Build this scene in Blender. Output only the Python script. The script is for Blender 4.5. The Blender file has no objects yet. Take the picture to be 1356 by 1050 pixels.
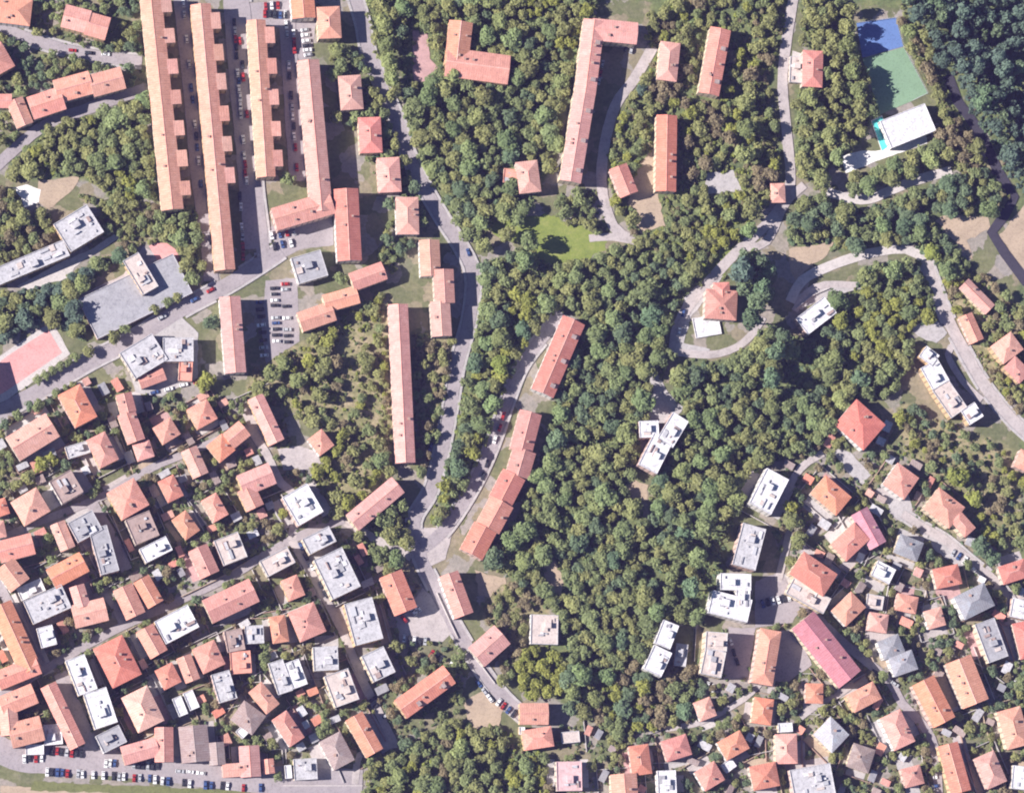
import bpy, math, random
import numpy as np
from mathutils import Vector
C = bpy.context.scene
COL = C.collection
random.seed(7)
rng = np.random.default_rng(7)
R = math.radians
# ------------------------------------------------------------------ camera
PXM = 0.40                                   # metres per photo pixel
W0, H0 = 1356, 1050
OFF = Vector((-0.125, -0.125, 1.0)).normalized()
DIST = 2600.0
CAM = OFF * DIST
FW = -OFF
RT = FW.cross(Vector((0, 1, 0))).normalized()
UP = RT.cross(FW).normalized()
HALF = W0 * PXM / 2 / DIST                   # tan of half horizontal fov
def at(px, py, z=0.0):
    """photo pixel -> point on the horizontal plane at height z"""
    sx = (px - W0 / 2) / (W0 / 2) * HALF
    sy = -(py - H0 / 2) / (W0 / 2) * HALF
    d = FW + RT * sx + UP * sy
    t = (z - CAM.z) / d.z
    return CAM + d * t
cd = bpy.data.cameras.new('camera')
cam = bpy.data.objects.new('camera', cd); COL.objects.link(cam)
cam.location = CAM
from mathutils import Matrix
cam.rotation_euler = Matrix((RT, UP, -FW)).transposed().to_euler()
cd.sensor_width = 36; cd.lens = 18 / HALF
cd.clip_start = 10; cd.clip_end = 8000
C.camera = cam
# ------------------------------------------------------------------ light
SUN_EL, SUN_AZ = R(38), R(270)               # light from the left of the photo
w = bpy.data.worlds.new('World'); C.world = w; w.use_nodes = True
nt = w.node_tree; bg = nt.nodes['Background']
sky = nt.nodes.new('ShaderNodeTexSky'); sky.sky_type = 'NISHITA'; sky.sun_disc = False
sky.sun_elevation = SUN_EL; sky.sun_rotation = SUN_AZ; sky.dust_density = 0.0; sky.ozone_density = 5.0; sky.air_density = 1.0; sky.altitude = 200
nt.links.new(sky.outputs[0], bg.inputs[0]); bg.inputs[1].default_value = 0.05
sl = bpy.data.lights.new('sun', 'SUN'); sl.energy = 5.0; sl.angle = R(0.5); sl.color = (1.0, 0.93, 0.885)
so = bpy.data.objects.new('sun', sl); COL.objects.link(so)
sd = Vector((math.sin(SUN_AZ) * math.cos(SUN_EL), math.cos(SUN_AZ) * math.cos(SUN_EL), math.sin(SUN_EL)))
so.rotation_euler = (-sd).to_track_quat('-Z', 'Y').to_euler(); so.location = (-200, 0, 200)
C.view_settings.view_transform = 'Standard'; C.view_settings.look = 'None'
C.view_settings.exposure = 0.95; C.view_settings.gamma = 1.0
C.cycles.max_bounces = 5; C.cycles.diffuse_bounces = 2; C.cycles.glossy_bounces = 2; C.cycles.transmission_bounces = 2
C.cycles.filter_width = 2.0
# ------------------------------------------------------------------ materials
def nodes(name):
    m = bpy.data.materials.new(name); m.use_nodes = True
    t = m.node_tree; b = t.nodes['Principled BSDF']
    b.inputs['Roughness'].default_value = 0.85
    b.inputs['Specular IOR Level'].default_value = 0.2
    return m, t, b
def N(t, typ, **kw):
    n = t.nodes.new(typ)
    for k, v in kw.items():
        if k in ('operation', 'blend_type', 'data_type', 'attribute_name', 'feature', 'noise_dimensions', 'use_clamp'): setattr(n, k, v)
        else: n.inputs[k].default_value = v
    return n
def ramp(t, stops, src):
    r = t.nodes.new('ShaderNodeValToRGB'); e = r.color_ramp.elements
    while len(e) < len(stops): e.new(0.5)
    for i, (p, c) in enumerate(stops):
        e[i].position = p; e[i].color = (*c, 1) if len(c) == 3 else c
    t.links.new(src, r.inputs[0]); return r.outputs[0]
def mix(t, a, b, fac, mode='MIX'):
    n = t.nodes.new('ShaderNodeMix'); n.data_type = 'RGBA'; n.blend_type = mode
    for s, v in ((n.inputs['Factor'], fac), (n.inputs['A'], a), (n.inputs['B'], b)):
        if hasattr(v, 'links') or hasattr(v, 'is_linked'): t.links.new(v, s)
        elif isinstance(v, (int, float)): s.default_value = v
        else: s.default_value = (*v, 1)
    return n.outputs['Result']
def math_(t, op, a, b=0.0, clamp=False):
    n = t.nodes.new('ShaderNodeMath'); n.operation = op; n.use_clamp = clamp
    for s, v in ((n.inputs[0], a), (n.inputs[1], b)):
        if isinstance(v, (int, float)): s.default_value = v
        else: t.links.new(v, s)
    return n.outputs[0]
def sc(c, k): return tuple(min(1, x * k) for x in c)
def noise(t, vec, scale, detail=3, rough=0.6):
    n = N(t, 'ShaderNodeTexNoise', Scale=scale, Detail=detail, Roughness=rough)
    t.links.new(vec, n.inputs['Vector']); return n.outputs[0]
def worldpos(t): return t.nodes.new('ShaderNodeNewGeometry').outputs['Position']

def tile_mat(name, c):
    m, t, b = nodes(name)
    uv = t.nodes.new('ShaderNodeUVMap').outputs[0]
    oi = t.nodes.new('ShaderNodeObjectInfo').outputs['Random']
    wp = worldpos(t)
    mp = t.nodes.new('ShaderNodeVectorMath'); mp.operation = 'MULTIPLY'; mp.inputs[1].default_value = (1.3, 0.22, 1)
    t.links.new(uv, mp.inputs[0])
    streak = noise(t, mp.outputs[0], 1.0, 3, .65)
    blot = noise(t, wp, 0.28, 4, .65)
    fine = noise(t, wp, 1.6, 2, .6)
    col = ramp(t, [(0.28, sc(c, .66)), (0.5, c), (0.72, (c[0]*1.12, c[1]*1.22, c[2]*1.28))], streak)
    col2 = ramp(t, [(0.3, (c[0]*.72, c[1]*.72, c[2]*.8)), (0.5, c), (0.7, (min(1, c[0]*1.15), c[1]*1.4, c[2]*1.55))], blot)
    k = mix(t, col, col2, 0.5)
    k = mix(t, k, ramp(t, [(0.3, (.62, .6, .62)), (0.55, (1, 1, 1)), (.8, (1.0, 1.0, 1.0))], fine), 0.6, 'MULTIPLY')
    su = t.nodes.new('ShaderNodeSeparateXYZ'); t.links.new(uv, su.inputs[0])
    wv = math_(t, 'SINE', math_(t, 'MULTIPLY', su.outputs[0], 5.2)); row = math_(t, 'ADD', math_(t, 'MULTIPLY', wv, math_(t, 'MULTIPLY', streak, .5)), .5)
    k = mix(t, k, ramp(t, [(.2, (.80, .78, .78)), (.6, (1, 1, 1))], row), 0.7, 'MULTIPLY')
    h = t.nodes.new('ShaderNodeHueSaturation')
    t.links.new(k, h.inputs['Color'])
    t.links.new(math_(t, 'ADD', math_(t, 'MULTIPLY', oi, 0.016), 0.492), h.inputs['Hue'])
    t.links.new(math_(t, 'ADD', math_(t, 'MULTIPLY', math_(t, 'FRACT', math_(t, 'MULTIPLY', oi, 7.3)), 0.24), 0.86), h.inputs['Value'])
    t.links.new(math_(t, 'ADD', math_(t, 'MULTIPLY', math_(t, 'FRACT', math_(t, 'MULTIPLY', oi, 3.7)), 0.22), 0.82), h.inputs['Saturation'])
    t.links.new(h.outputs[0], b.inputs['Base Color'])
    return m
def flat_mat(name, c, amp=.28, sc1=.35):
    m, t, b = nodes(name)
    wp = worldpos(t)
    a = ramp(t, [(0.3, sc(c, 1 - amp)), (0.52, c), (0.7, sc(c, 1 + amp * .55))], noise(t, wp, sc1, 5, .65))
    d = ramp(t, [(0.38, sc(c, .55)), (0.5, c), (0.6, c)], noise(t, wp, 0.9, 3, .6))
    t.links.new(mix(t, a, d, 0.35), b.inputs['Base Color'])
    return m
def plain(name, c, rough=.6, var=.15):
    m, t, b = nodes(name); b.inputs['Roughness'].default_value = rough
    oi = t.nodes.new('ShaderNodeObjectInfo').outputs['Random']
    t.links.new(ramp(t, [(0, sc(c, 1 - var)), (1, sc(c, 1 + var))], oi), b.inputs['Base Color'])
    return m
def wall_mat(name, c):
    m, t, b = nodes(name)
    uv = t.nodes.new('ShaderNodeSeparateXYZ'); t.links.new(t.nodes.new('ShaderNodeUVMap').outputs[0], uv.inputs[0])
    fx = math_(t, 'FRACT', math_(t, 'DIVIDE', uv.outputs[0], 3.1)); fy = math_(t, 'FRACT', math_(t, 'DIVIDE', uv.outputs[1], 3.0))
    inx = math_(t, 'LESS_THAN', math_(t, 'ABSOLUTE', math_(t, 'SUBTRACT', fx, .5)), .17)
    iny = math_(t, 'LESS_THAN', math_(t, 'ABSOLUTE', math_(t, 'SUBTRACT', fy, .5)), .24)
    win = math_(t, 'MULTIPLY', inx, iny)
    a = ramp(t, [(0.3, sc(c, .78)), (0.6, c)], noise(t, worldpos(t), .5, 4))
    t.links.new(mix(t, a, (.06, .07, .07), win), b.inputs['Base Color'])
    return m
RC = {'O': (.69, .275, .18), 'P': (.69, .32, .245), 'R': (.65, .225, .165), 'C': (.69, .335, .245), 'K': (.60, .41, .41), 'M': (.58, .22, .25),
      'B': (.36, .27, .245), 'G': (.34, .335, .355), 'L': (.47, .46, .475), 'W': (.63, .62, .635), 'T': (.55, .47, .43)}
TILE = {k: tile_mat('roof_tiles_' + n, RC[k]) for k, n in
        (('O', 'orange'), ('P', 'pink'), ('R', 'red'), ('C', 'cream'), ('M', 'mauve'), ('K', 'lilac'), ('B', 'brown'), ('G', 'grey'), ('L', 'pale'), ('W', 'white'), ('T', 'tan'))}
FLAT = {k: flat_mat('flat_roof_' + n, RC[k], .30 if k in 'WL' else .28, .45 if k in 'WL' else .35) for k, n in
        (('O', 'orange'), ('P', 'pink'), ('R', 'red'), ('C', 'cream'), ('M', 'mauve'), ('K', 'lilac'), ('B', 'brown'), ('G', 'grey'), ('L', 'pale'), ('W', 'white'), ('T', 'tan'))}
WALLS = [wall_mat('plaster_' + n, c) for n, c in (('cream', (.70, .58, .42)), ('ochre', (.66, .46, .27)), ('pink', (.66, .47, .40)), ('white', (.74, .71, .66)), ('sand', (.6, .52, .43)))]
MET = plain('painted_metal', (.45, .45, .47), .4)
CHIM = flat_mat('chimney_plaster', (.40, .27, .22))
DARK = plain('dark_opening', (.03, .03, .035), .3)
ASPH = flat_mat('asphalt', (.33, .295, .305), .22, .12)
DARK_PURPLE = flat_mat('dark_purple_road', (.050, .046, .062), .2, .12)  # dark purple base colour given to the zigzag road
LANE = flat_mat('worn_paving', (.43, .385, .375), .28, .16)
PAVE = flat_mat('pavement', (.42, .395, .39), .25, .3)
PALE = flat_mat('pale_gravel', (.52, .48, .46), .2, .2)
VERGE = flat_mat('dry_verge', (.16, .17, .07), .3, .4)
EARTH = flat_mat('bare_earth', (.41, .32, .235), .25, .12)
PINKC = flat_mat('pink_court', (.68, .33, .31), .2, .15)
BLUEC = flat_mat('blue_court', (.12, .20, .42), .1, .1)
GREENC = flat_mat('green_court', (.20, .31, .20), .15, .1)
WHITEP = flat_mat('white_paving', (.76, .74, .72), .12, .2)
SOILP = flat_mat('pinkish_terrace', (.46, .29, .28), .25, .25)
m, t, b = nodes('pool_water'); POOLW = m
b.inputs['Base Color'].default_value = (.10, .52, .50, 1); b.inputs['Roughness'].default_value = .15
m, t, b = nodes('grass'); GRASS = m
wp = worldpos(t)
t.links.new(mix(t, ramp(t, [(.3, (.10, .135, .045)), (.5, (.19, .24, .06)), (.7, (.30, .30, .11))], noise(t, wp, .12, 5, .7)),
      ramp(t, [(.3, (.12, .16, .035)), (.7, (.28, .30, .07))], noise(t, wp, .9, 3)), .4), b.inputs['Base Color'])
# ------------------------------------------------------------------ mesh helpers
class MB:
    def __init__(s): s.v = []; s.f = []; s.m = []; s.uv = []
    def face(s, pts, mat=0, uv=None):
        i = len(s.v); s.v += [tuple(p) for p in pts]; s.f.append(tuple(range(i, i + len(pts)))); s.m.append(mat)
        s.uv += uv if uv else [(p[0], p[1]) for p in pts]
    def prism(s, q, z0, z1, mat=0, bottom=False):
        """vertical prism over the polygon q (counter-clockwise xy)"""
        u = 0
        for i in range(len(q)):
            a, c = q[i], q[(i + 1) % len(q)]; d = math.hypot(c[0] - a[0], c[1] - a[1])
            s.face([(a[0], a[1], z0), (c[0], c[1], z0), (c[0], c[1], z1), (a[0], a[1], z1)], mat, [(u, 0), (u + d, 0), (u + d, z1 - z0), (u, z1 - z0)]); u += d
        s.face([(p[0], p[1], z1) for p in q], mat)
        if bottom: s.face([(p[0], p[1], z0) for p in reversed(q)], mat)
    def build(s, name, mats, parent=None, loc=None, smooth=False):
        me = bpy.data.meshes.new(name); me.from_pydata(s.v, [], s.f)
        for mm in (mats if isinstance(mats, (list, tuple)) else [mats]): me.materials.append(mm)
        me.polygons.foreach_set('material_index', s.m)
        ul = me.uv_layers.new(name='UVMap'); ul.data.foreach_set('uv', [c for p in s.uv for c in p])
        if smooth: me.polygons.foreach_set('use_smooth', [True] * len(s.f))
        me.update()
        o = bpy.data.objects.new(name, me); COL.objects.link(o)
        if parent: o.parent = parent
        if loc: o.location = loc
        return o
def empty(name, loc, label, cat, group=None):
    o = bpy.data.objects.new(name, None); COL.objects.link(o); o.location = loc
    o.empty_display_size = .5
    o['label'] = label; o['category'] = cat
    if group: o['group'] = group
    return o
# ------------------------------------------------------------------ occupancy raster (world, 1 m cells)
GX0, GY0, GW, GH = -330, -270, 660, 540
occ_b = np.zeros((GH, GW), bool); occ_r = np.zeros((GH, GW), bool)
yy, xx = np.mgrid[0:GH, 0:GW]; XX = xx + GX0 + .5; YY = yy + GY0 + .5
def inpoly(poly, X, Y):
    r = np.zeros(X.shape, bool); n = len(poly); j = n - 1
    for i in range(n):
        xi, yi = poly[i][0], poly[i][1]; xj, yj = poly[j][0], poly[j][1]
        if yi != yj:
            r ^= ((yi > Y) != (yj > Y)) & (X < (xj - xi) * (Y - yi) / (yj - yi) + xi)
        j = i
    return r
def stamp(mask, poly):
    xs = [p[0] for p in poly]; ys = [p[1] for p in poly]
    x0 = max(0, int(min(xs) - GX0) - 1); x1 = min(GW, int(max(xs) - GX0) + 2); y0 = max(0, int(min(ys) - GY0) - 1); y1 = min(GH, int(max(ys) - GY0) + 2)
    if x1 <= x0 or y1 <= y0: return
    mask[y0:y1, x0:x1] |= inpoly(poly, XX[y0:y1, x0:x1], YY[y0:y1, x0:x1])
def dil(mask, n):
    o = mask.copy()
    for _ in range(n):
        p = o.copy(); p[1:] |= o[:-1]; p[:-1] |= o[1:]; p[:, 1:] |= o[:, :-1]; p[:, :-1] |= o[:, 1:]; o = p
    return o
def cell(x, y):
    return min(max(int(y - GY0), 0), GH - 1), min(max(int(x - GX0), 0), GW - 1)
# ------------------------------------------------------------------ tiles of the survey (origin and scale)
TL = {'P': (0, 0, 1)}
for r_, y in (('A', 0), ('B', 200), ('C', 400)):
    for i, x in enumerate((0, 260, 520, 780)): TL[r_ + str(i + 1)] = (x, y, 4.771)
    TL[r_ + '5'] = (1040, y, 4.234)
for r_, y in (('D', 600), ('E', 820)):
    for i, x in enumerate((0, 220, 440, 660, 920, 1130)): TL[r_ + str(i + 1)] = (x, y, 4.565)
def tp(tile, x, y):
    a, b_, s = TL[tile]; return a + x / s, b_ + y / s
# ------------------------------------------------------------------ buildings
def area_group(px, py, kind):
    if kind == 'apartment_block': return 'long apartment blocks'
    if px < 520: return 'houses of the upper left quarter' if py < 470 else 'houses of the packed lower left quarter'
    if py > 620: return 'houses of the lower right slope' if px > 880 else 'houses at the lower middle'
    return 'houses among the trees'
def rect(wing):
    """world frame of a wing: centre, unit u, unit v, L, hw"""
    tile, ax, ay, bx, by, wd, h = wing
    A = at(*tp(tile, ax, ay), h); B = at(*tp(tile, bx, by), h)
    d = (B - A); L = d.length; u = d.normalized(); v = Vector((-u.y, u.x, 0)); hw = wd / TL[tile][2] * PXM / 2
    return (A + B) / 2, u, v, L, hw
def chimney(roof, p, s=1.0):
    mb = MB(); a = .42 * s
    q = [(p.x - a, p.y - a), (p.x + a, p.y - a), (p.x + a, p.y + a), (p.x - a, p.y + a)]
    mb.prism(q, p.z - .8, p.z + 1.1); a *= 1.3
    q = [(p.x - a, p.y - a), (p.x + a, p.y - a), (p.x + a, p.y + a), (p.x - a, p.y + a)]
    mb.prism(q, p.z + 1.1, p.z + 1.28, bottom=True)
    return mb.build('chimney', CHIM, roof)
def dormer(roof, p, u, v, tile):
    """a small flat-topped dormer whose face looks along v"""
    mb = MB()
    def q(a, b_, c, d): return [tuple((p + u * i + v * j)[:2]) for i, j in ((a, c), (b_, c), (b_, d), (a, d))]
    mb.prism(q(-.95, .95, -1.2, 1.2), p.z - .6, p.z + 1.15, 0)
    mb.prism(q(-1.1, 1.1, -1.3, 1.35), p.z + 1.15, p.z + 1.3, 1, bottom=True)
    return mb.build('dormer', [WALLS[4], TILE['B']], roof)
def ccw(q):
    a = sum(q[i][0] * q[(i + 1) % len(q)][1] - q[(i + 1) % len(q)][0] * q[i][1] for i in range(len(q)))
    return q if a > 0 else q[::-1]
FOOT = []
def build_house(name, col, h, wings, label, wallm=None, chim=None, extra=None):
    cat = {'apartment_block': 'apartment block', 'flat_roofed_building': 'building', 'courtyard_building': 'building'}.get(name, name.replace('_', ' '))
    tile, ax, ay, bx, by, wd, k = wings[0][:7]
    c0 = rect((tile, ax, ay, bx, by, wd, h))[0]
    px, py = tp(tile, (ax + bx) / 2, (ay + by) / 2)
    org = Vector((c0.x, c0.y, 0))
    root = empty(name, org, label, cat, area_group(px, py, name))
    rr = random.Random(label)
    wm = WALLS[wallm] if wallm is not None else rr.choice(WALLS)
    first = None
    for i, wg in enumerate(wings):
        tile, ax, ay, bx, by, wd, k = wg[:7]
        wc = wg[7] if len(wg) > 7 and wg[7] else col
        hh = (wg[8] * 1.16 if len(wg) > 8 and not (len(wg) > 9) else h) - .17 * i
        cen, u, v, L, hw = rect((tile, ax, ay, bx, by, wd, hh))
        cen = Vector((cen.x, cen.y, 0)) - org; hl = L / 2
        P = lambda a, b_, z: Vector((cen.x + u.x * a + v.x * b_, cen.y + u.y * a + v.y * b_, z))
        stamp(occ_b, [tuple((P(a, b_, 0) + org)[:2]) for a, b_ in ((-hl, -hw), (hl, -hw), (hl, hw), (-hl, hw))])
        if i == 0: FOOT.append((cen + org, u, v, hl, hw, px, py))
        ins = .35 if k != 'f' else 0.0
        mb = MB(); q = [tuple(P(a, b_, 0)[:2]) for a, b_ in ((-hl + ins, -hw + ins), (hl - ins, -hw + ins), (hl - ins, hw - ins), (-hl + ins, hw - ins))]
        mb.prism(q, 0, hh - .03); mb.build('wall', wm, root)
        mb = MB(); tm = TILE[wc]
        if k in 'gh':
            pitch = math.tan(R(18 + rr.random() * 5)); e0, e1 = hh, hh + .18
            if k == 'h' and L < 2 * hw:
                u, v, hl, hw = v, -u, hw, hl
                P = lambda a, b_, z: Vector((cen.x + u.x * a + v.x * b_, cen.y + u.y * a + v.y * b_, z))
            rise = hw * pitch; top = e1 + rise; insx = min(hw, hl * .9) if k == 'h' else 0
            c = [(-hl, -hw), (hl, -hw), (hl, hw), (-hl, hw)]
            for a in range(4):
                p, q_ = c[a], c[(a + 1) % 4]
                mb.face([P(*p, e0), P(*q_, e0), P(*q_, e1), P(*p, e1)], 0)
            mb.face([P(*p, e0) for p in reversed(c)], 0)
            r0, r1 = P(-hl + insx, 0, top), P(hl - insx, 0, top); sl_ = math.hypot(hw, rise)
            mb.face([P(-hl, -hw, e1), P(hl, -hw, e1), r1, r0], 0, [(-hl, sl_), (hl, sl_), (hl - insx, 0), (-hl + insx, 0)])
            mb.face([P(hl, hw, e1), P(-hl, hw, e1), r0, r1], 0, [(hl, sl_ + 30), (-hl, sl_ + 30), (-hl + insx, 30), (hl - insx, 30)])
            em = 0 if k == 'h' else 1
            mb.face([P(hl, -hw, e1), P(hl, hw, e1), r1], em, [(50 - hw, sl_), (50 + hw, sl_), (50, 0)])
            mb.face([P(-hl, hw, e1), P(-hl, -hw, e1), r0], em, [(90 - hw, sl_), (90 + hw, sl_), (90, 0)])
            roof = mb.build('roof', [tm, wm], root)
            # ridge capping: a low rounded strip a little proud of the slopes
            if hl - insx > 1.5:
                rb = MB(); a0 = hl - insx
                rb.face([P(-a0, -.28, top - .04), P(a0, -.28, top - .04), P(a0, 0, top + .12), P(-a0, 0, top + .12)])
                rb.face([P(a0, .28, top - .04), P(-a0, .28, top - .04), P(-a0, 0, top + .12), P(a0, 0, top + .12)])
                rb.build('ridge_cap', TILE['P' if wc in 'OR' else wc], roof)
            nch = chim if chim is not None else max(1, min(3, int(L * hw / 55)))
            for _ in range(nch if i == 0 or L > 12 else 0):
                a = rr.uniform(-.7, .7) * max(hl - insx * .8, 1); b_ = rr.choice((-1, 1)) * rr.uniform(.25, .6) * hw
                p = P(a, b_, top - abs(b_) * pitch); chimney(roof, p, rr.uniform(.9, 1.35))
            if k == 'g' and L > 30 and extra == 'dormers':
                nd = int(L / 14)
                for j in range(nd):
                    a = -hl + L * (j + .6) / nd; sgn = 1 if P(0, 1, 0).x > P(0, -1, 0).x else -1
                    b_ = sgn * hw * .52; dormer(roof, P(a, b_, top - hw * .52 * pitch + .1), u, v * sgn, tm)
        elif k == 's':
            c = [(-hl, -hw), (hl, -hw), (hl, hw), (-hl, hw)]
            zs = [hh + .2, hh + .2, hh + .2 + hw * .35, hh + .2 + hw * .35]
            for a in range(4):
                p, q_ = c[a], c[(a + 1) % 4]
                mb.face([P(*p, hh), P(*q_, hh), P(*q_, zs[(a + 1) % 4]), P(*p, zs[a])], 0)
            mb.face([P(*c[a], zs[a]) for a in range(4)], 0)
            roof = mb.build('roof', [tm, wm], root)
        else:
            q = [tuple(P(a, b_, 0)[:2]) for a, b_ in ((-hl + .02, -hw + .02), (hl - .02, -hw + .02), (hl - .02, hw - .02), (-hl + .02, hw - .02))]
            mb.prism(q, hh - .02, hh + .1); roof = mb.build('roof', FLAT[wc], root)
            pb = MB(); tt = .28
            for a0, a1, b0, b1 in ((-hl - .03, hl + .03, -hw - .03, -hw + tt), (-hl - .03, hl + .03, hw - tt, hw + .03), (-hl - .03, -hl + tt, -hw + tt, hw - tt), (hl - tt, hl + .03, -hw + tt, hw - tt)):
                pb.prism([tuple(P(x, y, 0)[:2]) for x, y in ((a0, b0), (a1, b0), (a1, b1), (a0, b1))], hh - .3, hh + .55, bottom=True)
            pb.build('parapet', FLAT['L' if wc in 'GLT' else wc], roof)
            if L > 7 and hw > 3 and hh > 3 and extra != 'plain':
                a, b_ = rr.uniform(-.35, .35) * hl, rr.uniform(-.3, .3) * hw
                sb = MB(); sx, sy = rr.uniform(1.3, 2.2), rr.uniform(1.2, 1.9)
                sb.prism([tuple(P(a + x, b_ + y, 0)[:2]) for x, y in ((-sx, -sy), (sx, -sy), (sx, sy), (-sx, sy))], hh + .1, hh + 2.5)
                sb.build('stair_head', FLAT[wc], roof)
                for j in range(0 if extra == 'plain' else min(10, 2 + int(L * hw / 24))):
                    a, b_ = rr.uniform(-.85, .85) * (hl - 1), rr.uniform(-.8, .8) * (hw - 1); sx, sy = rr.choice((.4, .5, .8, 1.5, 2.2)) * rr.uniform(.8, 1.2), rr.choice((.35, .6, .9, 1.4)) * rr.uniform(.8, 1.2)
                    sb = MB(); sb.prism([tuple(P(a + x, b_ + y, 0)[:2]) for x, y in ((-sx, -sy), (sx, -sy), (sx, sy), (-sx, sy))], hh + .1, hh + rr.uniform(.6, 1.3))
                    sb.build(rr.choice(('vent', 'roof_unit', 'skylight')), rr.choice((MET, FLAT['W'], FLAT['G'], FLAT['B'], FLAT['T'], FLAT['L'])), roof)
        if len(wg) > 9 and wg[9]:                     # projecting stair bays on the right-hand side of a row
            ys, depth = wg[9]
            A2, B2 = tp(tile, ax, ay), tp(tile, bx, by)
            for (y0, y1) in ys:
                ym = (y0 + y1) / 2; f = (ym - A2[1]) / (B2[1] - A2[1]); xm = A2[0] + (B2[0] - A2[0]) * f + wd / TL[tile][2] / 2
                hb = hh - .6
                bc = at(xm + depth / 2 - 1, ym, hb) - org; bl = (y1 - y0) * PXM / 2; bw = (depth + 2) * PXM / 2
                def Q(a, b_, z): return Vector((bc.x + u.x * a + (v.x * b_), bc.y + u.y * a + v.y * b_, z))
                sgn = 1 if v.x > 0 else -1
                cs = [(-bl, -bw * sgn), (bl, -bw * sgn), (bl, bw * sgn), (-bl, bw * sgn)]
                if sgn < 0: cs = cs[::-1]
                bm = MB(); bm.prism([tuple(Q(a, b_, 0)[:2]) for a, b_ in cs], 0, hb); bay = bm.build('stair_bay', wm, root)
                bm = MB(); zz = lambda b_: hb + .25 + (.9 if b_ * sgn < 0 else 0)
                for a in range(4):
                    p, q_ = cs[a], cs[(a + 1) % 4]
                    bm.face([Q(*p, hb + .004), Q(*q_, hb + .004), Q(*q_, zz(q_[1])), Q(*p, zz(p[1]))])
                bm.face([Q(a, b_, zz(b_)) for a, b_ in cs]); bm.build('bay_roof', TILE[wc], bay)
                stamp(occ_b, [tuple((Q(a, b_, 0) + org)[:2]) for a, b_ in cs])
    return root
ROW1 = ([(-4, 17), (38, 57.5), (78.5, 98.5), (119.5, 138.5), (160, 180), (199, 221), (240, 259)], 12)
ROW2 = ([(17, 39), (59, 81), (97.5, 119.5), (140.5, 161), (181, 201), (222, 243)], 11)
ROW3 = ([(36, 58), (77.5, 98.5), (118.5, 139.5), (161, 181), (199, 221)], 11)
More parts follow.
